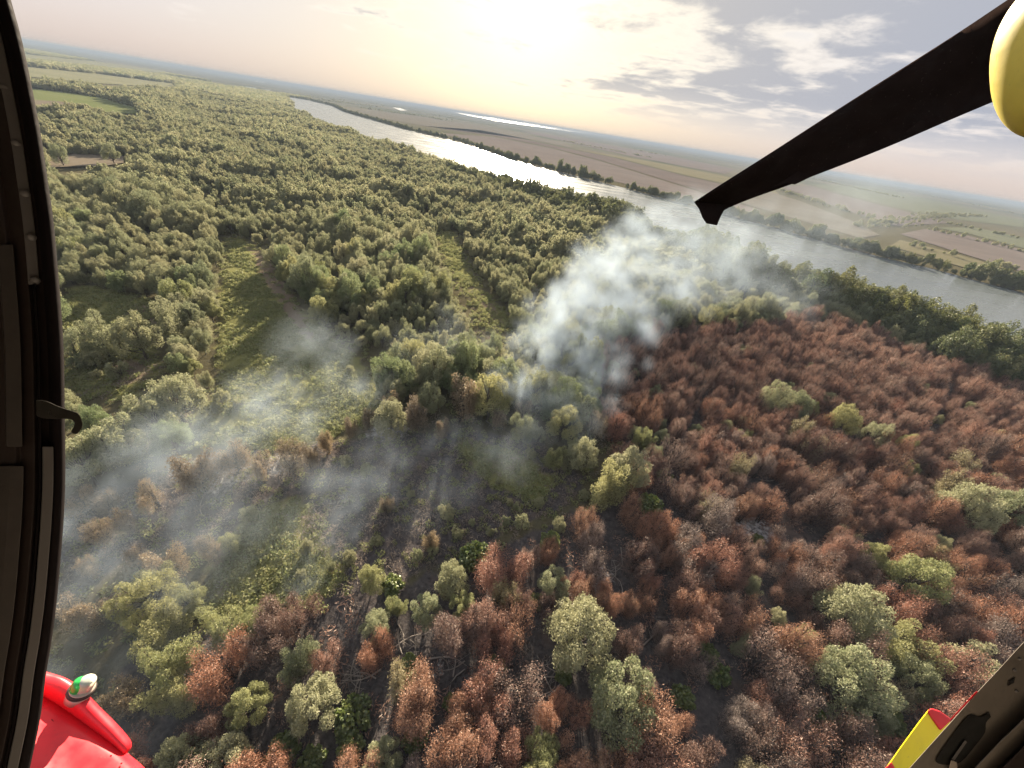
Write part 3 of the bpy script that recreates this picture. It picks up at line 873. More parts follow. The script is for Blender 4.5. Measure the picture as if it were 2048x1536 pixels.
for i in ind:
    half = rng.uniform() < 0.05
    if rng.uniform() < 0.07:
        tn, tint = GREEN_TINT[int(rng.integers(0, 3))]
        add_tree('willow', 'willow_tree', xy[i], size[i] * .62, f'small {tn} willow half hidden between scorched trees deep in the burnt stand', 'tree', LBL['survivor'][1], tint=tint); n_green += 1
        continue
    tn, tint = RUST_TINT[int(rng.integers(0, 4))]
    if half: tn, tint = 'half-green straw-brown', (1.0, 1.1, .95)
    where = ('beside a green willow' if near_any(xy[i], MARK_W, 7.5) else 'beside a low green bush' if near_any(xy[i], MARK_B, 5.0) else 'at the edge of a bare black opening' if near_any(xy[i], MARK_G, 8.0)
             else 'facing the smoky burnt grass' if near_any(xy[i], MARK_M, 12.0) else 'towards the riverside poplars' if bd[ok][i] < 70 else 'deep in the burnt stand')
    add_tree('dry' if half else 'scorched', 'scorched_tree', xy[i], size[i], f'{size_word(size[i], .78, 1.02)} {tn} scorched tree with feathery crown {where}', 'tree', LBL['rust'][1], tint=tint, sq=(rng.uniform(.85, 1.1), rng.uniform(.85, 1.1), rng.uniform(.85, 1.15)))
gsel = rng.uniform(0, 1, len(rest)) < .06
pts = np.array([(x, y, ground_z(x, y)) for x, y in xy[rest[gsel]]])
scatter('willow_survivors', [joined('willow', k) for k in range(6)], pts, rng.uniform(0, 6.28, len(pts)), size[rest[gsel]][:, None] * rng.uniform(.5, .75, (len(pts), 3)),
        'small green crowns dotted through the far part of the scorched wood', 'wood')
rest = rest[~gsel]
pts = np.array([(x, y, ground_z(x, y)) for x, y in xy[rest]])
scatter('scorched_wood', [joined('scorched', k) for k in range(10)], pts, rng.uniform(0, 6.28, len(rest)), size[rest][:, None] * rng.uniform(.9, 1.1, (len(rest), 3)),
        'rust-brown scorched wood stretching to the green strip along the river', 'wood')

# --- green wood within 420 m
xy = jitter_grid(-520, 420, -40, 620, 4.9, 0.45)
a, b_, dep = pix(xy, 5)
bd = bank_dist(xy)
ok = inpoly(xy[:, 0], xy[:, 1], land) & (dep < 430) & (dep > 0)
isbank = bd < 34
ok &= ~(inpoly(a, b_, BROWN) & ~isbank)
ok &= ~in_any(xy, CLEARS, grow=16) & ~in_any(xy, [MIDBURN]) & ~in_any(xy, [CLEAR_E])
ok &= (np.sqrt((xy[:, None, 0] - tk[None, :, 0]) ** 2 + (xy[:, None, 1] - tk[None, :, 1]) ** 2) > tk[None, :, 2] + 1.7).all(1)
ok &= bd > 1.0
ok &= rng.uniform(0, 1, len(xy)) > np.where(isbank, 0.25, 0.04 + 0.22 * (np.sin(xy[:, 0] * 0.083 + 2.1 * np.sin(xy[:, 1] * 0.051)) > 0.75))
MARK_A = [tuple(G(x, y, 0)[:2]) for x, y in CLEAR_A]
MARK_C = [tuple(G(x, y, 0)[:2]) for x, y in CLEAR_B + CLEAR_C]
MARK_D = [tuple(G(x, y, 0)[:2]) for x, y in CLEAR_D]
MARK_R = [tuple(G(x, y, 0)[:2]) for x, y in BROWN if 0 < x < 2048 and y < 1500]
LOWLEFT = [(60, 1000), (420, 1000), (420, 1536), (0, 1700), (-200, 1700)]
ok &= ~(inpoly(a, b_, LOWLEFT) & (rng.uniform(0, 1, len(xy)) < 0.45))
xy, dep, a, b_, isbank = xy[ok], dep[ok], a[ok], b_[ok], isbank[ok]
size = 0.55 + 0.75 * rng.beta(1.8, 2.2, len(xy))
# size varies in groves
size[isbank] *= 1.2
size *= 0.95 + 0.2 * np.sin(xy[:, 0] * 0.05 + 2 * np.sin(xy[:, 1] * 0.03)) + 0.12 * np.sin(xy[:, 1] * 0.11 + 1.5 * np.sin(xy[:, 0] * 0.07))
inview = (a > -40) & (a < 2090) & (b_ < 1600) & (b_ > 0)
for sel, kind, cap, key, nm in ((~isbank, 'willow', 296 - n_green, 'wood', 'willow_tree'), (isbank, 'poplar', 120, 'bank', 'poplar_tree')):
    ids = np.where(sel)[0]
    ids = ids[np.argsort(dep[ids] / size[ids] + 1e5 * ~inview[ids])]
    for i in ids[:cap]:
        tn, tint = GREEN_TINT[int(rng.integers(0, 4))]
        if kind == 'willow':
            where = ('at the edge of the wide weedy clearing' if near_any(xy[i], MARK_A, 9.0) else 'by the small grassy clearings' if near_any(xy[i], MARK_C, 13.0) else 'along the narrow path-like gap' if near_any(xy[i], MARK_D, 11.0)
                     else 'next to the burnt grass' if near_any(xy[i], MARK_M, 12.0) else 'next to the scorched trees' if near_any(xy[i], MARK_R, 14.0) else 'inside the dense unburnt wood')
            lb = f'{size_word(size[i], .8, 1.08)} {tn} willow {where}'
        else:
            lb = f"{size_word(size[i], .95, 1.3)} {tn} poplar {'at the water edge' if bd[ok][i] < 12 else 'between the river edge and the scorched trees'}"
        add_tree(kind, nm, xy[i], size[i], lb, 'tree', LBL[key][1], tint=tint)
    rs = ids[cap:]
    nr = rs[dep[rs] < 200]; mr = rs[dep[rs] >= 200]
    for part_, pk, nm2 in ((nr, kind, 'near'), (mr, kind + '_mid', 'mid')):
        if not len(part_): continue
        pts = np.array([(x, y, ground_z(x, y)) for x, y in xy[part_]])
        scatter('riverside_wood' if kind == 'poplar' else 'willow_wood', [joined(pk, k) for k in range(len(PROTO[pk]))], pts, rng.uniform(0, 6.28, len(part_)),
                size[part_][:, None] * rng.uniform(.82, 1.2, (len(part_), 3)),
                {('willow', 'near'): 'unburnt grey-green willow wood behind the grassy clearings', ('willow', 'mid'): 'dense willow wood in the middle distance short of the river',
                 ('poplar', 'near'): 'dark riverside trees behind the near bank poplars', ('poplar', 'mid'): 'line of dark trees along the near river bank'}[(kind, nm2)], 'wood')

# --- wood from 430 m to 1100 m
xy = jitter_grid(-1500, 300, 200, 1500, 5.6, 0.45)
a, b_, dep = pix(xy, 5)
ok = (dep >= 430) & (dep < 1100) & (a > -350) & (a < 1500) & inpoly(xy[:, 0], xy[:, 1], land) & ~in_any(xy, MEADOWS, (0.5, 5, 9))
xy = xy[ok]
xy = xy[bank_dist(xy) > 3]
s_ = rng.uniform(.55, 1.25, len(xy)) * (0.95 + .25 * np.sin(xy[:, 0] * .03 + 2 * np.sin(xy[:, 1] * .021)))
scatter('far_willow_wood', [joined('willow_far', k) for k in range(6)], np.column_stack([xy, np.full(len(xy), -0.45)]), rng.uniform(0, 6.28, len(xy)), s_[:, None] * rng.uniform(.85, 1.15, (len(xy), 3)),
        'far grey-green wood reaching back along the river', 'wood')
# --- wood beyond
PATCH = [patch_mesh('wood_patch', [c_ for c_, _ in PROTO['willow_far']], 40, 7.5, np.random.default_rng(50 + k)) for k in range(4)]
xy = jitter_grid(-7000, 800, 500, 5200, 38)
a, b_, dep = pix(xy, 5)
ok = (dep >= 1090) & (a > -400) & (a < 700) & (inpoly(xy[:, 0], xy[:, 1], land)) & ~in_any(xy, MEADOWS, (0.5, 5, 9))
thin_ = np.sin(xy[:, 0] * 0.0031 + 1.7 * np.sin(xy[:, 1] * 0.0017)) + 0.7 * np.sin(xy[:, 1] * 0.0043)
ok &= (thin_ > -0.9) | (dep < 2000)
xy = xy[ok]; xy = xy[bank_dist(xy) > 22]
scatter('distant_wood', PATCH, np.column_stack([xy, np.full(len(xy), -0.45)]), rng.uniform(0, 6.28, len(xy)), np.ones((len(xy), 3)) * rng.uniform(.9, 1.2, (len(xy), 1)),
        'hazy distant wood spreading towards the horizon', 'wood')

# --- far bank
fb = resample([p for p in far_xy], 1200)
pts_i, pts_s = [], []
r2 = np.random.default_rng(91)
for i in range(len(fb) - 1):
    p = fb[i]; d = (fb[i + 1] - fb[i]); nrm = Vector((-d.y, d.x, 0)).normalized()
    if nrm.y < 0: nrm = -nrm
    q = proj([tuple(p)])[0]
    if math.isnan(q[0]): continue
    seg = d.length
    x = q[0]
    dens = 0.3 if x < 690 else (0.9 if x < 1000 else (0.5 if x < 1130 else (0.95 if x < 1420 else 1.9)))
    clump = 0.5 + 0.9 * math.sin(i * 0.11) * math.sin(i * 0.037 + 1)
    nn = r2.poisson(max(0.02, dens * (clump if x < 1420 else 1)) * seg / 9)
    for _ in range(nn):
        wd = 9 if x < 1420 else 17
        pp = p + d * r2.uniform() + nrm * r2.uniform(2.5, wd)
        (pts_i if (980 < x < 2150 and r2.uniform() < (0.75 if x < 1500 else .5)) else pts_s).append((pp.x, pp.y, r2.uniform(.5, 1.0) * (0.8 if x < 1000 else (1.0 if x < 1420 else 0.85))))
pts_i = pts_i[:220]
for (x, y, s) in pts_i:
    cme, tme = PROTO['poplar_mid'][int(r2.integers(0, 4))]
    add_tree('poplar_mid', 'far_bank_tree', (x, y), s * 1.75, f"{size_word(s, .62, .85)} {GREEN_TINT[cnt % 4][0]} tree on the far river bank", 'tree', LBL['far'][1], tint=GREEN_TINT[(cnt) % 4][1])
# low scrub that closes the far bank
for i in range(len(fb) - 1):
    p = fb[i]; d = (fb[i + 1] - fb[i]); nrm = Vector((-d.y, d.x, 0)).normalized()
    if nrm.y < 0: nrm = -nrm
    for _ in range(r2.poisson(d.length / 2.6)):
        pp = p + d * r2.uniform() + nrm * r2.uniform(0.5, 5)
        pts_s.append((pp.x, pp.y, r2.uniform(.3, .95)))
A_ = np.array(pts_s)
scatter('far_bank_scrub', [joined('poplar_mid', k) for k in range(4)], np.column_stack([A_[:, :2], np.full(len(A_), -0.45)]), r2.uniform(0, 6.28, len(A_)), A_[:, 2:3] * r2.uniform(.8, 1.3, (len(A_), 3)),
        'dark scrub hugging the water along the far bank', 'scrub')
# hedgerows and copses on the plain beyond
HEDGE = [((720, 216), (900, 240)), ((830, 224), (990, 252)), ((860, 236), (905, 244)), ((1130, 283), (1300, 316)), ((1270, 300), (1330, 312)), ((1380, 312), (1480, 330)), ((1160, 268), (1460, 322)), ((640, 200), (760, 214)),
         ((1560, 382), (1790, 452)), ((1620, 356), (1800, 396)), ((1760, 372), (2048, 430)), ((1690, 358), (2048, 422)), ((1720, 455), (1790, 445)), ((1790, 445), (1880, 430)), ((1880, 430), (1960, 432)), ((1800, 486), (1870, 505)), ((1880, 505), (2048, 550)), ((1820, 450), (2048, 505)),
         ((690, 196), (1000, 236)), ((1450, 306), (1700, 350)), ((560, 186), (900, 226)), ((1000, 248), (1440, 312)), ((1860, 440), (2048, 480))]
hp = []
for (p0, p1) in HEDGE:
    A0, A1 = G(*p0), G(*p1)
    Ln = (A1 - A0).length
    for k in range(int(min(260, Ln / 7))):
        f = r2.uniform()
        pp = A0.lerp(A1, f)
        w_ = 4 + Ln * 0.012
        hp.append((pp.x + r2.normal() * w_, pp.y + r2.normal() * w_, r2.uniform(.35, .85)))
A_ = np.array(hp)
scatter('hedgerows', [joined('willow_far', k) for k in range(4)], np.column_stack([A_[:, :2], np.full(len(A_), -0.45)]), r2.uniform(0, 6.28, len(A_)), A_[:, 2:3] * r2.uniform(.85, 1.3, (len(A_), 3)),
        'hazy hedgerows and copses across the fields beyond the river', 'hedge')

# ------------------------------------------------------------------ low growth: herbs in the clearings, dead weeds on burnt ground
def tuft(name, n, rad, h, size, aspect, material, r):
    an = r.uniform(0, 6.28, n); q = rad * np.sqrt(r.uniform(0, 1, n))
    c_ = np.stack([q * np.cos(an), q * np.sin(an), h * r.uniform(0.15, 1, n) * (1 - 0.4 * (q / rad) ** 2)], 1)
    v, f, tn = leaf_quads(c_, unit(n, r) + np.array([0, 0, .5]), size * r.uniform(.6, 1.4, n), aspect, np.clip(r.normal(.35, .3, n), 0, 1), 0.8, r)
    return mesh_np(name, v, f, mats=[material], attrs={'tone': ('FLOAT', tn.astype(np.float32))})
HERB = [tuft('herb_tuft', 60, 0.9, 0.9, 0.38, 0.5, M_HERB, np.random.default_rng(70 + k)) for k in range(4)]
WEED = [tuft('weed_tuft', 36, 0.9, 0.8, 0.45, 0.18, M_DEADWEED, np.random.default_rng(80 + k)) for k in range(4)]
UNDER = [tuft('under_tuft', 60, 1.2, 1.6, 0.5, 0.2, M_RUST, np.random.default_rng(90 + k)) for k in range(3)]
xy = jitter_grid(-160, 120, 10, 260, 1.25, 0.5)
a, b_, dep = pix(xy, 0.4)
g_ok = np.zeros(len(xy), bool)
for pl in (CLEAR_A, CLEAR_B, CLEAR_C, GREENPATCH, DARKGREEN, CLEAR_D): g_ok |= inpoly(a + rng.normal(0, 14, len(a)), b_ + rng.normal(0, 9, len(a)), pl)
for pl in DRY[:1]: g_ok &= ~(inpoly(a, b_, pl) & (rng.uniform(0, 1, len(a)) < .85))
clump = np.sin(xy[:, 0] * .31 + 2 * np.sin(xy[:, 1] * .19)) + np.sin(xy[:, 1] * .41 + xy[:, 0] * .12)
g_ok &= clump + rng.normal(0, .8, len(xy)) > -1.2
def put_low(sel, meshes, name, label, cat, lo, hi):
    q = xy[sel]
    pts = np.array([(x, y, ground_z(x, y) - 0.05) for x, y in q])
    scatter(name, meshes, pts, rng.uniform(0, 6.28, len(q)), rng.uniform(lo, hi, (len(q), 1)) * rng.uniform(.8, 1.2, (len(q), 3)), label, cat)
put_low(g_ok, HERB, 'clearing_herbs', 'low yellow-green weeds covering the open clearings', 'weeds', .6, 1.25)
w_ok = inpoly(a, b_, MIDBURN) & (rng.uniform(0, 1, len(a)) < .62) & ~g_ok
for pl in (CLEAR_C,): w_ok |= inpoly(a, b_, pl) & (rng.uniform(0, 1, len(a)) < .35)
put_low(w_ok, WEED, 'dead_weeds', 'grey-brown dead weeds on the burnt open ground', 'weeds', .6, 1.4)
w2 = inpoly(a, b_, MIDBURN) & (rng.uniform(0, 1, len(a)) < .28) & ~g_ok
put_low(w2, HERB, 'burnt_ground_herbs', 'scattered green herbs left on the burnt open ground', 'weeds', .5, 1.1)
xy = jitter_grid(-70, 200, -30, 230, 2.3, 0.5)
a, b_, dep = pix(xy, 0.4)
u_ok = inpoly(a, b_, BROWN) & (rng.uniform(0, 1, len(a)) < .62) & ~in_any(xy, GAPS, (0.5,))
put_low(u_ok, UNDER + WEED[:2], 'scorched_undergrowth', 'rust-brown scorched undergrowth beneath the burnt trees', 'undergrowth', .5, 1.25)
o_ok = (dep < 150) & (dep > 0) & ~inpoly(a, b_, BROWN) & ~in_any(xy, CLEARS + [MIDBURN, GREENPATCH], (0.3,)) & (rng.uniform(0, 1, len(a)) < .8) & inpoly(xy[:, 0], xy[:, 1], land)
put_low(o_ok, HERB + WEED[:2], 'wood_floor_weeds', 'green and brown weeds on the floor of the unburnt wood', 'weeds', .6, 1.4)

# ------------------------------------------------------------------ fallen trunks
def fallen_mesh(k):
    r = np.random.default_rng(300 + k)
    L = r.uniform(2.6, 4.6); b0 = r.uniform(.05, .09)
    bend = r.normal() * .5
    path = [Vector((L * f - L / 2, bend * math.sin(f * 3), .22 + .25 * f * r.uniform(.5, 1.5))) for f in (0, .25, .5, .75, 1)]
    T = [(path, [b0 * 1.2, b0, b0 * .8, b0 * .55, b0 * .2], 6)]
    for j in range(int(r.integers(4, 8))):
        s = path[1].lerp(path[4], r.uniform(0, .9))
        d = Vector((r.uniform(.3, 1), r.normal() * .9, abs(r.normal()) * .5)).normalized() * r.uniform(.8, 2.4)
        T.append(([s, s + d * .5 + Vector((0, 0, .08)), s + d], [b0 * .4, b0 * .28, b0 * .08], 4))
    v, q = tubes(T)
    return mesh_np('fallen_trunk', v, q, mats=[M_LOG if k % 3 else M_CHAR], smooth=True)
FALLEN = [fallen_mesh(k) for k in range(6)]
LOGS = [(1200, 1170), (1180, 1150), (1225, 1130), (1215, 1195), (1245, 1110), (1480, 1040), (1500, 1060), (1530, 1075), (1550, 1050), (1650, 1030), (1670, 1045), (800, 1270), (830, 1280), (700, 1360), (720, 1345),
        (1110, 1370), (1090, 1330), (900, 1330), (1300, 1270), (1310, 1220), (1590, 740), (1640, 760), (1560, 970), (1530, 960), (440, 990), (480, 960), (520, 940), (560, 935), (600, 940), (410, 1010), (1400, 950), (1890, 760),
        (1870, 800), (1820, 730), (1940, 690), (1960, 1240), (1990, 1260), (1450, 1200), (1700, 640), (790, 870), (760, 865), (980, 850), (1010, 860)]
for _ in range(34):
    g_ = GAPS[int(rng.integers(0, len(GAPS)))]
    u_ = rng.uniform(0, 1); q_ = g_[int(rng.integers(0, len(g_)))]
    mx, my = sum(q[0] for q in g_) / len(g_), sum(q[1] for q in g_) / len(g_)
    LOGS.append((mx + (q_[0] - mx) * u_, my + (q_[1] - my) * u_))
for i, (a_, c_) in enumerate(LOGS):
    p = G(a_, c_, 0)
    onash = i in (24, 25, 26, 27, 28, 29, 39, 40)
    o = obj_from('fallen_trunk', FALLEN[i % 6], label='dead branchy trunk lying on the pale ash in the smoky opening' if onash else 'dead branchy trunk lying on blackened ground between scorched trees',
                 category='fallen tree', group='fallen trunks on the ash' if onash else 'fallen trunks in the burnt stand')
    o.location = (p.x, p.y, ground_z(p.x, p.y) - 0.05)
    o.rotation_euler = (0, 0, float(rng.uniform(0, 6.28)))
    s = float(rng.uniform(.8, 1.3)); o.scale = (s, s, s)

# ------------------------------------------------------------------ the helicopter the picture is taken from
M_FRAME = paint('dark_brown_frame_paint', (0.030, 0.020, 0.017), 0.55, 0, 0.25, 9.0, 0.05, 0.3)
M_RUBBER = paint('black_rubber', (0.012, 0.009, 0.009), 0.9, 0, 0.3, 14.0, 0.02, 0.06)
M_STRIP = paint('worn_grey_paint', (0.13, 0.118, 0.112), 0.5, 0.1, 0.2, 12.0, 0.05, 0.4)
M_TAUPE = paint('taupe_sill_paint', (0.095, 0.078, 0.064), 0.5, 0.15, 0.28, 10.0, 0.08, 0.4)
M_PANEL = paint('dark_inner_panel', (0.060, 0.050, 0.044), 0.55, 0.1, 0.3, 12.0, 0.05, 0.3, 0.4)
M_SLOT_SHADE = paint('slot_shade_black', (0.008, 0.007, 0.006), 0.9, 0, 0.2, 10.0)  # black colour standing in for the shade inside the sill openings
M_HOOK = paint('blackened_steel', (0.055, 0.050, 0.042), 0.35, 0.6, 0.3, 20.0, 0.05)
M_RED = paint('signal_red_paint', (0.74, 0.018, 0.030), 0.42, 0, 0.08, 5.0, 0.03, 0.5, 0.35)
M_YELLOW = paint('signal_yellow_paint', (0.90, 0.74, 0.020), 0.4, 0, 0.06, 6.0, 0.02, 0.5, 0.3)
M_COVER = paint('soft_yellow_paint', (0.60, 0.48, 0.085), 0.5, 0, 0.08, 5.0, 0.02, 0.4, 0.25)
M_BLADE = paint('matt_black_blade', (0.012, 0.008, 0.007), 0.95, 0, 0.5, 4.0, 0.03, 0.0, 0.3)
M_SILL = paint('worn_sill_paint', (0.185, 0.158, 0.132), 0.5, 0.1, 0.28, 10.0, 0.08, 0.4, 0.5)
M_SEAM = paint('dark_panel_seam', (0.16, 0.012, 0.012), 0.6, 0, 0.3, 10.0)
M_BEIGE = paint('beige_lamp_ring', (0.42, 0.35, 0.29), 0.4, 0.2, 0.2, 20.0)
M_DARKRING = paint('dark_lamp_ring', (0.05, 0.035, 0.03), 0.5, 0.2, 0.2, 20.0)
def lens(name, c):
    m, t, out = mat(name)
    b = t.new('ShaderNodeBsdfPrincipled')
    n_ = t.noise(t.new('ShaderNodeTexCoord').outputs['Object'], 60, 2)
    t.put(b.inputs['Base Color'], t.mix(n_, tuple(x * .7 for x in c), c))
    b.inputs['Roughness'].default_value = 0.08; b.inputs['IOR'].default_value = 1.5
    b.inputs['Transmission Weight'].default_value = 0.45
    t.l.new(b.outputs[0], out.inputs[0])
    return m
M_GREENLENS = lens('green_lamp_glass', (0.05, 0.75, 0.14))
M_CLEARLENS = lens('clear_lamp_glass', (0.78, 0.80, 0.68))

heli = empty('helicopter', P(-150, 1300, 1.4), label='red and yellow helicopter seen from its open cabin: dark door frame, sill and rotor blade', category='helicopter')
bpy.context.view_layer.update()
HINV = heli.matrix_world.inverted()

def hobj(name, me, parent=None, bevel=0.0, seg=2, label=None):
    """me holds world coordinates; keep them local to the helicopter's base point"""
    if parent is None or parent is heli:
        me.transform(Matrix.Translation(-heli.location)); par = heli
    else:
        me.transform(Matrix.Translation(-heli.location)); par = parent
    o = obj_from(name, me, par)
    if bevel:
        md = o.modifiers.new('bevel', 'BEVEL'); md.width = bevel; md.segments = seg; md.limit_method = 'ANGLE'; md.angle_limit = R(40)
    if label: o['label'] = label
    return o

def slab(name, poly, d, thick, material, parent=None, bevel=0.003, smooth=False, label=None, seg=2):
    """solid plate: outline given by sight lines at distance d (number or per corner), thick metres deep"""
    n_ = len(poly)
    ds = d if isinstance(d, (list, tuple)) else [d] * n_
    bm = bmesh.new()
    f_ = [bm.verts.new(P(x, y, q)) for (x, y), q in zip(poly, ds)]
    k_ = [bm.verts.new(P(x, y, q + thick)) for (x, y), q in zip(poly, ds)]
    bm.faces.new(f_); bm.faces.new(list(reversed(k_)))
    for i in range(n_):
        j = (i + 1) % n_
        bm.faces.new((f_[j], f_[i], k_[i], k_[j]))
    bmesh.ops.recalc_face_normals(bm, faces=bm.faces)
    me = bpy.data.meshes.new(name); bm.to_mesh(me); bm.free()
    me.materials.append(material)
    return hobj(name, me, parent, bevel, seg, label)

def sweep(name, edge, prof, d0, material, parent=None, smooth=True, bevel=0.0, dfun=None, label=None):
    """closed profile (offset to the left in px, depth offset in m) carried along an edge seen from the cabin"""
    V = []
    for (x, y) in edge:
        for (off, dz) in prof: V.append(P(x - off, y, d0 + dz))
    m_, n_ = len(edge), len(prof)
    Q = [(i * n_ + j, i * n_ + (j + 1) % n_, (i + 1) * n_ + (j + 1) % n_, (i + 1) * n_ + j) for i in range(m_ - 1) for j in range(n_)]
    bm = bmesh.new()
    vs = [bm.verts.new(v) for v in V]
    for q in Q: bm.faces.new([vs[i] for i in q])
    bm.faces.new(vs[:n_]); bm.faces.new(vs[-n_:])
    bmesh.ops.recalc_face_normals(bm, faces=bm.faces)
    me = bpy.data.meshes.new(name); bm.to_mesh(me); bm.free()
    if smooth:
        for p_ in me.polygons: p_.use_smooth = True
    me.materials.append(material)
    o = hobj(name, me, parent, bevel, 2, label)
    return o

def crv(pts, n):
    """smooth polyline through points (Catmull-Rom)"""
    pts = [Vector((*p, 0)) for p in pts]
    res = []
    for i in range(len(pts) - 1):
        p0, p1, p2, p3 = pts[max(i - 1, 0)], pts[i], pts[i + 1], pts[min(i + 2, len(pts) - 1)]
        for k in range(n):
            t_ = k / n
            q = 0.5 * ((2 * p1) + (p2 - p0) * t_ + (2 * p0 - 5 * p1 + 4 * p2 - p3) * t_ ** 2 + (3 * p1 - p0 - 3 * p2 + p3) * t_ ** 3)
            res.append((q.x, q.y))
    res.append((pts[-1].x, pts[-1].y))
    return res

EDGE = [(-2, -90), (22, 0), (45, 85), (65, 180), (82, 270), (97, 370), (108, 450), (117, 550), (124, 640), (128, 720), (130, 850), (131, 950),
        (128, 1030), (122, 1110), (115, 1190), (105, 1270), (92, 1350), (80, 1440), (60, 1536), (38, 1640)]
E = crv(EDGE, 5)
def part_edge(y0, y1): return [p for p in E if y0 <= p[1] <= y1]
D0 = 1.10
frame = sweep('door_frame', E, [(30, .035), (52, .03), (62, .012), (90, .012), (100, .0), (150, -.01), (330, -.03), (330, .10), (30, .10)], D0, M_FRAME, smooth=False, bevel=.002)
sweep('rubber_seal', E, [(0, .055), (3, .035), (12, .02), (22, .018), (31, .028), (34, .045), (34, .12), (0, .12)], D0, M_RUBBER, frame)
sweep('rivet_strip', part_edge(-100, 578), [(39, .026), (62, .010), (62, .030), (39, .045)], D0, M_STRIP, frame, smooth=False, bevel=.002)
sweep('lower_strip', part_edge(893, 1650), [(24, .012), (46, .006), (46, .03), (24, .04)], D0, M_STRIP, frame, smooth=False, bevel=.002)
sweep('inner_panel', part_edge(480, 905), [(86, -.002), (118, -.012), (124, .02), (86, .03)], D0, M_PANEL, frame, smooth=False, bevel=.002)
sweep('inner_panel', part_edge(925, 1650), [(84, -.004), (112, -.012), (250, -.035), (250, .03), (84, .03)], D0, M_PANEL, frame, smooth=False, bevel=.002)
sweep('seal_rib', part_edge(560, 1650), [(47, .016), (50, .008), (54, .016), (54, .035), (47, .035)], D0, M_RUBBER, frame)
def dome(p, nrm, r0, h0, seg=12):
    bm = bmesh.new()
    bmesh.ops.create_uvsphere(bm, u_segments=seg, v_segments=8, radius=r0)
    bmesh.ops.scale(bm, vec=(1, 1, h0 / r0), verts=bm.verts)
    q_ = nrm.to_track_quat('Z', 'Y').to_matrix().to_4x4()
    bmesh.ops.transform(bm, matrix=Matrix.Translation(p) @ q_, verts=bm.verts)
    me = bpy.data.meshes.new('rivet'); bm.to_mesh(me); bm.free()
    for p_ in me.polygons: p_.use_smooth = True
    return me
for (x, y) in ((9, 176), (33, 287), (50, 387), (63, 474), (71, 560), (-12, 60)):
    me = dome(P(x, y, D0 + .018), -ray(x, y).normalized(), .0105, .007); me.materials.append(M_STRIP); hobj('rivet', me, frame)
# cabin shell round the camera: lining inside, red skin outside, open on the door side
M_LINING = paint('dark_cabin_lining', (0.22, 0.205, 0.19), 0.8, 0, 0.15, 5.0)
def cpt(x, y, z): return CAM + CX * x + CY * y + _F * z
def cbox(name, lo, hi, material, parent=None):
    bm = bmesh.new(); bmesh.ops.create_cube(bm, size=1.0)
    for v in bm.verts:
        v.co = cpt(*[lo[k] if v.co[k] < 0 else hi[k] for k in range(3)])
    bmesh.ops.recalc_face_normals(bm, faces=bm.faces)
    me = bpy.data.meshes.new(name); bm.to_mesh(me); bm.free(); me.materials.append(material)
    return hobj(name, me, parent, .01)
cbox('cabin_wall', (-1.86, -1.45, -1.6), (-1.80, 1.45, 1.18), M_LINING)
cbox('cabin_wall', (1.80, -1.45, -1.6), (1.86, 1.45, 1.18), M_LINING)
cbox('cabin_wall', (-1.86, -1.45, -1.66), (1.86, 1.45, -1.60), M_LINING)
cbox('cabin_ceiling', (-1.86, 1.45, -1.66), (1.86, 1.51, 1.18), M_LINING)
cbox('cabin_floor', (-1.86, -1.51, -1.66), (1.86, -1.45, 1.18), M_LINING)
# hooked latch on the frame
hook = slab('latch_hook', crv([(72, 800), (92, 802), (120, 814), (150, 824), (158, 828), (164, 842), (165, 852), (158, 864), (150, 868), (142, 864), (146, 856), (149, 846), (140, 838), (112, 838), (84, 836), (72, 830)], 3), 1.06, .016, M_HOOK, frame, .0015)

# red sponson below the door, with the green navigation lamp
DS = 2.6
def loft(name, rows, material, parent=None, label=None, thick=0.03, smooth=True):
    """rows of (px, py, depth) points -> smooth skin with thickness"""
    n_, m_ = len(rows), len(rows[0])
    V = [P(*q) for r_ in rows for q in r_]
    bm = bmesh.new(); vs = [bm.verts.new(v) for v in V]
    for i in range(n_ - 1):
        for j in range(m_ - 1):
            bm.faces.new((vs[i * m_ + j], vs[i * m_ + j + 1], vs[(i + 1) * m_ + j + 1], vs[(i + 1) * m_ + j]))
    bmesh.ops.recalc_face_normals(bm, faces=bm.faces)
    me = bpy.data.meshes.new(name); bm.to_mesh(me); bm.free()
    for p_ in me.polygons: p_.use_smooth = smooth
    me.materials.append(material)
    o = hobj(name, me, parent, 0, 2, label)
    so = o.modifiers.new('solid', 'SOLIDIFY'); so.thickness = thick; so.offset = 0
    return o
top_e = crv([(10, 1318), (60, 1338), (95, 1349), (128, 1359), (160, 1382), (195, 1418), (226, 1449), (248, 1474), (257, 1488), (256, 1498), (250, 1503)], 4)
cre_e = crv([(-20, 1350), (40, 1368), (88, 1392), (115, 1408), (142, 1426), (170, 1446), (196, 1464), (218, 1480), (234, 1492), (243, 1499), (247, 1504)], 4)
rows = []
K = 9
for k in range(K):
    f = k / (K - 1)
    bul = math.sin(f * math.pi) ** 0.8
    rows.append([(a_[0] * (1 - f) + c_[0] * f, a_[1] * (1 - f) + c_[1] * f, DS - 0.03 * bul + 0.03 * (1 - f)) for a_, c_ in zip(top_e, cre_e)])
low_e = crv([(-60, 1420), (-10, 1480), (30, 1540), (80, 1580), (120, 1620), (160, 1650), (200, 1680), (235, 1700), (270, 1730), (300, 1750), (330, 1780)], 4)
ext_e = crv([(-20, 1350), (40, 1368), (88, 1392), (120, 1411), (160, 1438), (200, 1466), (232, 1490), (252, 1508), (270, 1523), (287, 1539), (330, 1580)], 4)
sponson = loft('sponson', rows, M_RED, None, 'red rounded sponson nose with a crease', .03)
rows = []
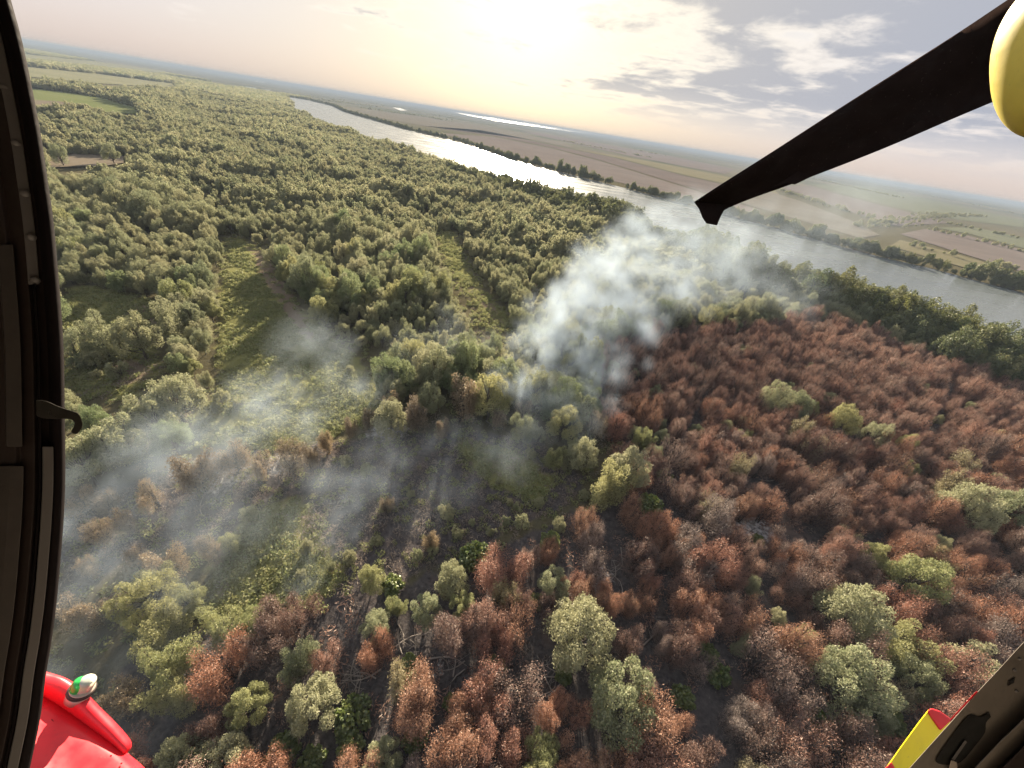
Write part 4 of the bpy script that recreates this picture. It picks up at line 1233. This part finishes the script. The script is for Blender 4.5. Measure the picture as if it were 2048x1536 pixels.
for k in range(7):
    f = k / 6
    rows.append([(a_[0] * (1 - f) + c_[0] * f, a_[1] * (1 - f) + c_[1] * f, DS - .012 - 0.02 * math.sin(min(1, f * 5) * math.pi / 2) - 0.30 * f) for a_, c_ in zip(ext_e, low_e)])
loft('sponson_skin', rows, M_RED, sponson, None, .02)
slab('access_plate', [(18, 1545), (42, 1520), (58, 1507), (72, 1516), (98, 1545), (110, 1580), (10, 1580)], 2.36, .02, M_RED, sponson, .004)
for (x, y, d_) in ((118, 1506, 2.45), (78, 1468, 2.5), (50, 1526, 2.345)):
    me = dome(P(x, y, d_), (-ray(x, y).normalized() + CY * .3).normalized(), .017, .030); me.materials.append(M_RED); hobj('fastener', me, sponson)
for k in range(9):      # rivet row below the crease
    x, y = 96 + 21 * k, 1420 + 15.2 * k
    me = dome(P(x, y, DS - .052 - .004 * k), (-ray(x, y).normalized()), .006, .004, 8); me.materials.append(M_RED); hobj('rivet', me, sponson)
slab('panel_seam', [(102, 1440), (104, 1438), (150, 1500), (190, 1560), (187, 1561), (148, 1502)], 2.50, .012, M_SEAM, sponson, 0)
# lamp: ribbed rings and a glass cap
A_, B_ = P(150, 1392, DS + .02), P(176, 1345, DS - .03)
ax = (B_ - A_).normalized()
def lathe(name, prof, o0, axis_, material, parent, seg=24, smooth=True):
    q_ = Matrix.Translation(o0) @ axis_.to_track_quat('Z', 'Y').to_matrix().to_4x4()
    V, Q = [], []
    for (r_, z_) in prof:
        for s in range(seg):
            an = 2 * math.pi * s / seg; V.append(q_ @ Vector((r_ * math.cos(an), r_ * math.sin(an), z_)))
    for i in range(len(prof) - 1):
        for s in range(seg):
            Q.append((i * seg + s, i * seg + (s + 1) % seg, (i + 1) * seg + (s + 1) % seg, (i + 1) * seg + s))
    me = mesh_np(name, [tuple(v) for v in V], Q, mats=[material], smooth=smooth)
    return hobj(name, me, parent)
c0 = P(161, 1384, DS + .015)
ax = (CY * 0.80 + CX * 0.52 - _F * .15).normalized()
LS = 0.62
def sc_(pr): return [(r_ * LS, z_ * LS) for r_, z_ in pr]
lamp = lathe('navigation_lamp', sc_([(.0, -.08), (.108, -.08), (.108, .012), (.098, .016), (.0, .016)]), c0, ax, M_BEIGE, sponson)
for z_ in (.018, .044):
    lathe('lamp_ring', sc_([(.0, z_), (.112, z_), (.118, z_ + .006), (.112, z_ + .012), (.0, z_ + .012)]), c0, ax, M_DARKRING, lamp)
    lathe('lamp_ring', sc_([(.0, z_ + .0125), (.100, z_ + .0125), (.104, z_ + .018), (.100, z_ + .0255), (.0, z_ + .0255)]), c0, ax, M_BEIGE, lamp)
c1 = c0 + ax * .072 * LS
lathe('clear_glass', sc_([(.074, .0), (.074, .07), (.070, .11), (.056, .13), (.03, .142), (.0, .145)]), c1 + CX * .010, ax, M_CLEARLENS, lamp)
lathe('green_glass', sc_([(.066, -.002), (.070, .06), (.064, .10), (.046, .122), (.022, .132), (.0, .134)]), c1 - CX * .016 + CY * .006 - _F * .016, ax, M_GREENLENS, lamp)

# sill of the opening, lower right
sill = slab('door_sill', [(2130, 1185), (2048, 1283), (2005, 1330), (1960, 1378), (1905, 1440), (1860, 1490), (1815, 1540), (1770, 1592), (2200, 1640), (2300, 1300)], 1.25, .10, M_SILL, None, .004, label='taupe metal sill with a dark slot')
slab('sill_ridge', [(2150, 1330), (2060, 1425), (2000, 1482), (1945, 1540), (1900, 1590), (1935, 1600), (1985, 1545), (2040, 1490), (2085, 1442), (2170, 1350)], 1.215, .05, M_SILL, sill, .008, seg=4)
slab('inner_sill', [(2170, 1360), (2085, 1452), (2040, 1500), (1985, 1555), (1950, 1600), (2250, 1640), (2300, 1400)], 1.19, .04, M_FRAME, sill, .006)
slab('slot', crv([(1978, 1424), (1970, 1430), (1958, 1434), (1945, 1430), (1930, 1438), (1905, 1470), (1880, 1505), (1872, 1524), (1895, 1530), (1922, 1524), (1950, 1492), (1970, 1465), (1972, 1446), (1982, 1434)], 3), 1.2465, .02, M_SLOT_SHADE, sill, 0)  # no hole cut: black plate on the sill, its dark inside painted
slab('slot', [(2018, 1362), (2030, 1356), (2028, 1366), (2016, 1372)], 1.2465, .02, M_SLOT_SHADE, sill, 0)  # small opening likewise, shade painted as a black plate
slab('catch', [(1930, 1480), (1934, 1484), (1908, 1522), (1903, 1518)], 1.240, .012, M_STRIP, sill, .001)
slab('catch', [(1902, 1520), (1914, 1524), (1916, 1545), (1896, 1545)], 1.236, .012, M_BEIGE, sill, .002)
for (x, y) in ((2029, 1340), (2033, 1382), (2040, 1318)):
    me = dome(P(x, y, 1.247), -ray(x, y).normalized(), .0045, .003); me.materials.append(M_STRIP); hobj('rivet', me, sill)
slab('red_edging', [(1953, 1382), (1956, 1384), (1902, 1441), (1900, 1439)], 1.248, .004, M_RED, sill, .001)
# red and yellow painted step outside
step = slab('painted_step', [(1856, 1420), (1862, 1418), (1880, 1424), (1902, 1440), (1890, 1470), (1865, 1505), (1830, 1550), (1790, 1600), (1720, 1600), (1760, 1552), (1800, 1495), (1835, 1447)], 1.75, .12, M_YELLOW, None, .012, label='yellow step with red ends', seg=4)
slab('red_end', [(1853, 1423), (1862, 1416), (1880, 1422), (1904, 1439), (1880, 1462)], 1.742, .135, M_RED, step, .008, seg=3)
slab('red_end', [(1782, 1523), (1788, 1532), (1800, 1560), (1760, 1620), (1715, 1610), (1752, 1558)], 1.742, .135, M_RED, step, .008, seg=3)

# rotor blade overhead
def blade():
    up = crv([(2330, -205), (2160, -98), (2010, 3), (1900, 76), (1700, 203), (1550, 300), (1440, 370), (1388, 404)], 6)
    lo = crv([(2330, 60), (2160, 135), (2010, 194), (1900, 240), (1760, 300), (1600, 362), (1500, 398), (1452, 418)], 6)
    dep_ = np.linspace(3.2, 6.8, len(up))
    V = []
    for (u_, l_, d_) in zip(up, lo, dep_):
        a_, c_ = P(u_[0], u_[1], d_), P(l_[0], l_[1], d_ * 1.03)
        nn = (a_ - CAM).normalized()
        for f, th in ((0, 0), (.12, .035), (.3, .05), (.6, .035), (1, .004)): V.append(a_.lerp(c_, f) - nn * th)
        for f, th in ((1, -.004), (.6, .02), (.3, .03), (.12, .02)): V.append(a_.lerp(c_, f) + nn * th)
    n_ = 9; m_ = len(up)
    Q = [(i * n_ + j, i * n_ + (j + 1) % n_, (i + 1) * n_ + (j + 1) % n_, (i + 1) * n_ + j) for i in range(m_ - 1) for j in range(n_)]
    bm = bmesh.new(); vs = [bm.verts.new(v) for v in V]
    for q in Q: bm.faces.new([vs[i] for i in q])
    bm.faces.new(vs[:n_]); bm.faces.new(vs[-n_:])
    bmesh.ops.recalc_face_normals(bm, faces=bm.faces)
    me = bpy.data.meshes.new('rotor_blade'); bm.to_mesh(me); bm.free()
    for p_ in me.polygons: p_.use_smooth = len(p_.vertices) == 4
    me.materials.append(M_BLADE)
    return hobj('rotor_blade', me, None, 0, 2, 'black rotor blade')
rb = blade()
slab('blade_tip', [(1396, 400), (1388, 404), (1398, 418), (1405, 436), (1413, 447), (1434, 451), (1441, 434), (1448, 421), (1470, 408), (1440, 380)], 6.75, .05, M_BLADE, rb, .01)
slab('trim_tab', [(1780, 290), (1812, 264), (1850, 262), (1880, 248), (1840, 240)], 4.55, .02, M_BLADE, rb, .003)
slab('trim_tab', [(1545, 375), (1572, 366), (1590, 369), (1640, 345), (1600, 340)], 5.85, .02, M_BLADE, rb, .003)

# smooth yellow cover at the upper edge of the opening
def cover():
    bm = bmesh.new()
    bmesh.ops.create_uvsphere(bm, u_segments=48, v_segments=32, radius=1.0)
    d_ = 1.9
    k_ = d_ / FPX
    for v in bm.verts:
        x, y, z = v.co
        e = 0.86
        v.co = Vector((math.copysign(abs(x) ** e, x), math.copysign(abs(y) ** e, y), math.copysign(abs(z) ** e, z)))
    mt = Matrix(((CX.x, CY.x, -_F.x, 0), (CX.y, CY.y, -_F.y, 0), (CX.z, CY.z, -_F.z, 0), (0, 0, 0, 1)))
    ctr = P(2140, 100, d_)
    S_ = Matrix.Diagonal((98 * k_, 165 * k_, 95 * k_, 1))
    rot = Matrix.Rotation(R(4), 4, 'Z')
    bmesh.ops.transform(bm, matrix=Matrix.Translation(ctr) @ mt @ rot @ S_, verts=bm.verts)
    me = bpy.data.meshes.new('yellow_cover'); bm.to_mesh(me); bm.free()
    for p_ in me.polygons: p_.use_smooth = True
    me.materials.append(M_COVER)
    return hobj('rounded_cover', me, None, 0, 2, 'smooth yellow rounded cover')
cover()
HAZE = 1.6e-4
# ------------------------------------------------------------------ smoke: real volumes over the burning ground
def smoke_mat(name, gain, scale):
    m, t, out = mat(name)
    pv = t.new('ShaderNodeVolumePrincipled')
    pv.inputs['Color'].default_value = (0.66, 0.77, 0.88, 1)
    pv.inputs['Anisotropy'].default_value = 0.0
    at = t.new('ShaderNodeAttribute', attribute_name='density')
    pv.inputs['Density Attribute'].default_value = ''
    pv.inputs['Temperature Attribute'].default_value = ''
    t.put(pv.inputs['Density'], t.math('MULTIPLY', at.outputs['Fac'], gain))
    t.l.new(pv.outputs[0], out.inputs['Volume'])
    return m

def smoke(name, puffs, lo, hi, res, gain, warp, wscale, nscale, label):
    """puffs: x, y, z, radius, density"""
    A = np.array(puffs, np.float32)
    me = bpy.data.meshes.new(name)
    me.vertices.add(len(A)); me.vertices.foreach_set('co', A[:, :3].ravel())
    for an, k in (('pr', 3), ('pd', 4)):
        a_ = me.attributes.new(an, 'FLOAT', 'POINT'); a_.data.foreach_set('value', A[:, k].copy())
    o = obj_from(name, me, kind='stuff', label=label, category='smoke')
    ng = bpy.data.node_groups.new(name, 'GeometryNodeTree')
    ng.interface.new_socket('Geometry', in_out='INPUT', socket_type='NodeSocketGeometry')
    ng.interface.new_socket('Geometry', in_out='OUTPUT', socket_type='NodeSocketGeometry')
    g = NT(ng)
    gi, go = g.new('NodeGroupInput'), g.new('NodeGroupOutput')
    pos = g.new('GeometryNodeInputPosition').outputs[0]
    nv = g.noise(pos, wscale, 4, 0.6, 0, 1)
    wp = g.vmath('ADD', pos, g.vmath('SCALE', g.vmath('SUBTRACT', nv, (.5, .5, .5)), scale=warp))
    sn = g.new('GeometryNodeSampleNearest', domain='POINT')
    g.l.new(gi.outputs[0], sn.inputs['Geometry']); g.l.new(wp, sn.inputs['Sample Position'])
    def samp(field, typ):
        si = g.new('GeometryNodeSampleIndex', data_type=typ, domain='POINT')
        g.l.new(gi.outputs[0], si.inputs['Geometry']); g.l.new(field, si.inputs['Value']); g.l.new(sn.outputs[0], si.inputs['Index'])
        return si.outputs[0]
    def na(nm):
        q = g.new('GeometryNodeInputNamedAttribute', data_type='FLOAT'); q.inputs['Name'].default_value = nm
        return q.outputs['Attribute']
    cpos = samp(g.new('GeometryNodeInputPosition').outputs[0], 'FLOAT_VECTOR')
    pr, pd = samp(na('pr'), 'FLOAT'), samp(na('pd'), 'FLOAT')
    dd = g.vmath('DISTANCE', wp, cpos)
    f = g.rng(g.math('DIVIDE', dd, pr), 0.15, 1.0, 1.0, 0.0, 'SMOOTHSTEP')
    nz = g.noise(g.vmath('MULTIPLY', wp, (1.0, 0.5, 1.0)), nscale, 6, 0.65)
    f = g.math('MULTIPLY', g.math('MULTIPLY', f, pd), g.rng(nz, 0.40, 0.68, 0.04, 1.9))
    vc = g.new('GeometryNodeVolumeCube')
    g.l.new(f, vc.inputs['Density'])
    vc.inputs['Min'].default_value = lo; vc.inputs['Max'].default_value = hi
    for nm, k in zip(('Resolution X', 'Resolution Y', 'Resolution Z'), range(3)):
        vc.inputs[nm].default_value = max(8, int((hi[k] - lo[k]) / res))
    sm = g.new('GeometryNodeSetMaterial'); sm.inputs['Material'].default_value = smoke_mat(name, gain, nscale)
    g.l.new(vc.outputs[0], sm.inputs[0]); g.l.new(sm.outputs[0], go.inputs[0])
    md = o.modifiers.new('smoke', 'NODES'); md.node_group = ng
    me.materials.append(sm.inputs['Material'].default_value)
    return o

rs_ = np.random.default_rng(123)
def along(path, n, jit=0.35):
    """path: list of (px, py, z, radius, density); puffs strewn along it"""
    W_ = [(np.array(G(x, y, z)), r_, d_) for x, y, z, r_, d_ in path]
    seg = [np.linalg.norm(b[0] - a_[0]) / (a_[1] + b[1]) for a_, b in zip(W_, W_[1:])]
    cum = np.concatenate([[0], np.cumsum(seg)]); res = []
    for k in range(n):
        s = rs_.uniform(0, cum[-1]); i = min(len(seg) - 1, np.searchsorted(cum, s, 'right') - 1); f = (s - cum[i]) / seg[i]
        c_ = W_[i][0] * (1 - f) + W_[i + 1][0] * f; r_ = W_[i][1] * (1 - f) + W_[i + 1][1] * f; d_ = W_[i][2] * (1 - f) + W_[i + 1][2] * f
        c_ = c_ + rs_.normal(size=3) * r_ * jit * np.array([1, 1, .6])
        res.append((*c_, r_ * rs_.uniform(.7, 1.2), d_ * rs_.uniform(.6, 1.3)))
    return res
# main plume: several burning spots feeding one drifting column
plume = []
LE = [(965, 810, 7), (1000, 715, 10), (1100, 605, 13), (1180, 510, 19), (1290, 465, 24), (1420, 455, 28)]
RE = [(1235, 825, 7), (1285, 730, 9), (1330, 640, 11), (1400, 590, 15), (1520, 560, 20), (1640, 560, 24)]
RAD = [2.6, 4.6, 7.5, 10.5, 14, 18]
DEN = [2.3, 1.9, 1.2, .70, .40, .18]
for _ in range(420):
    t_ = rs_.uniform(0, 5) ** 1.0; i = min(4, int(t_)); f = t_ - i
    u_ = rs_.beta(1.1, 1.5)
    le = np.array(G(*LE[i])) * (1 - f) + np.array(G(*LE[i + 1])) * f
    re = np.array(G(*RE[i])) * (1 - f) + np.array(G(*RE[i + 1])) * f
    c_ = le * (1 - u_) + re * u_
    r_ = RAD[i] * (1 - f) + RAD[i + 1] * f; d_ = DEN[i] * (1 - f) + DEN[i + 1] * f
    c_ = c_ + rs_.normal(size=3) * r_ * np.array([.3, .3, .25])
    plume.append((*c_, r_ * rs_.uniform(.7, 1.15), d_ * (1.12 - .4 * u_) * rs_.uniform(.35, 1.35)))
for q_ in ((990, 800), (1030, 790), (1075, 795), (1120, 805), (1160, 800), (1205, 805)):
    x_, y_ = q_
    plume += along([(x_, y_, 2, 1.3, 3.0), (x_ + 12, y_ - 45, 7, 1.9, 2.6), (x_ + 32, y_ - 90, 10, 2.6, 2.0)], 14, .3)
plume += along([(1420, 470, 29, 18, .12), (1580, 470, 33, 24, .03), (1800, 440, 36, 34, .012)], 40)
plume += along([(1480, 440, 30, 22, .035), (1600, 420, 36, 30, .025), (1750, 400, 42, 36, .015), (1950, 430, 44, 40, .008)], 40)
P_ = np.array(plume); P_[:, 2] = np.clip(P_[:, 2], 0.3, 46)
smoke('smoke_plume', P_, (-25, 72, -0.4), (330, 440, 62), 1.3, 0.047, 9.0, 0.075, 0.13, 'white smoke plume drifting from the burning trees across the river')
low = []
for path in ([(120, 1200, 1, 3.0, .5), (250, 1080, 3, 4.5, .65), (330, 1000, 5, 5, .6), (430, 880, 7, 6, .5), (540, 790, 8, 7, .45), (690, 690, 10, 7, .22)],
             [(100, 1310, 1, 2.0, .5), (200, 1290, 2, 2.5, .5), (330, 1270, 3, 2.5, .25)],
             [(130, 1120, 2, 4, .5), (260, 960, 4, 5, .45), (330, 880, 6, 6, .35), (380, 800, 8, 5, .1)],
             [(640, 1110, .5, 2, .35), (700, 1060, 2, 3.2, .5), (730, 1010, 3, 4, .3), (790, 960, 4, 5, .25)],
             [(740, 870, .5, 2, .6), (790, 855, 1.5, 2.6, .55), (860, 860, 2.5, 3, .3), (960, 900, 3, 6, .28), (1050, 930, 4, 7, .2)],
             [(400, 1010, .5, 2.5, .4), (480, 950, 2, 3.5, .5), (560, 900, 3.5, 4, .4), (640, 820, 6, 6, .35), (720, 770, 8, 6, .15)],
             [(830, 1020, .5, 4, .2), (900, 960, 2, 6, .25), (980, 920, 3, 7, .28), (1080, 860, 5, 7, .25), (1160, 830, 7, 7, .2)],
             [(110, 1400, 1, 3, .4), (260, 1340, 2, 3, .3), (350, 1300, 3, 3, .15)],
             [(430, 1140, 1, 3.5, .25), (470, 1080, 2.5, 4, .3), (520, 1050, 4, 4, .2)],
             [(90, 1420, 1, 5, .3), (180, 1300, 3, 6, .4), (300, 1200, 4, 7, .4), (420, 1080, 5, 7, .35), (520, 1000, 6, 7, .2)],
             [(120, 1080, 2, 6, .5), (220, 980, 4, 7, .55), (330, 920, 6, 7, .5), (470, 860, 7, 7, .4), (600, 800, 8, 7, .3)],
             [(560, 1160, 1, 4, .25), (640, 1060, 3, 5, .3), (720, 960, 4, 6, .3), (820, 900, 5, 6, .3)],
             [(200, 1420, 1, 4, .3), (330, 1380, 2, 4, .25), (430, 1330, 3, 4, .12)],
             [(880, 620, 10, 5, .08), (960, 690, 8, 6, .12), (800, 700, 9, 7, .08)]):
    low += along(path, 46, 0.45)
L_ = np.array(low); L_[:, 2] = np.clip(L_[:, 2], 0.3, 14)
smoke('ground_smoke', L_, (-80, 8, -0.4), (40, 135, 19), 0.9, 0.058, 8.0, 0.09, 0.17, 'thin bluish smoke hanging over the burnt grass and clearings')

# small flames under the plume
m, t, out = mat('flame')
em = t.new('ShaderNodeEmission'); em.inputs[1].default_value = 0.7
t.put(em.inputs[0], t.mix(t.noise(t.new('ShaderNodeTexCoord').outputs['Object'], 2.0, 3), (1.0, 0.22, 0.03), (1.0, 0.55, 0.15)))
t.l.new(em.outputs[0], out.inputs[0])
for (x, y, s) in ((1117, 832, .55), (1126, 820, .35), (1108, 836, .3)):
    p = G(x, y, 0)
    T = []
    for k in range(4):
        o0 = Vector((rs_.normal() * .4 * s, rs_.normal() * .4 * s, -.1)); hgt = rs_.uniform(.7, 1.4) * s
        T.append(([o0, o0 + Vector((rs_.normal() * .1, 0, hgt * .4)), o0 + Vector((rs_.normal() * .2, 0, hgt * .75)), o0 + Vector((rs_.normal() * .2, 0, hgt))], [.12 * s, .2 * s, .11 * s, .01], 6))
    v, q = tubes(T)
    o = obj_from('flame', mesh_np('flame', v, q, mats=[m], smooth=True), label='small orange flame at the foot of the smoke plume', category='flame', group='flames under the plume')
    o.location = (p.x, p.y, ground_z(p.x, p.y))

# ------------------------------------------------------------------ haze over the plain
m, t, out = mat('haze')
pv = t.new('ShaderNodeVolumePrincipled')
pv.inputs['Color'].default_value = (0.31, 0.375, 0.47, 1)
pv.inputs['Density'].default_value = HAZE
pv.inputs['Anisotropy'].default_value = -0.25
pv.inputs['Density Attribute'].default_value = ''
pv.inputs['Temperature Attribute'].default_value = ''
t.l.new(pv.outputs[0], out.inputs['Volume'])
bm = bmesh.new(); bmesh.ops.create_cube(bm, size=1.0)
for v in bm.verts: v.co = Vector((20 + v.co.x * 54000, 130 + v.co.y * 54000, -2.0 if v.co.z < 0 else 72.0))
me = bpy.data.meshes.new('haze'); bm.to_mesh(me); bm.free(); me.materials.append(m)
obj_from('haze', me, kind='stuff', label='pale haze lying over the plain', category='haze')
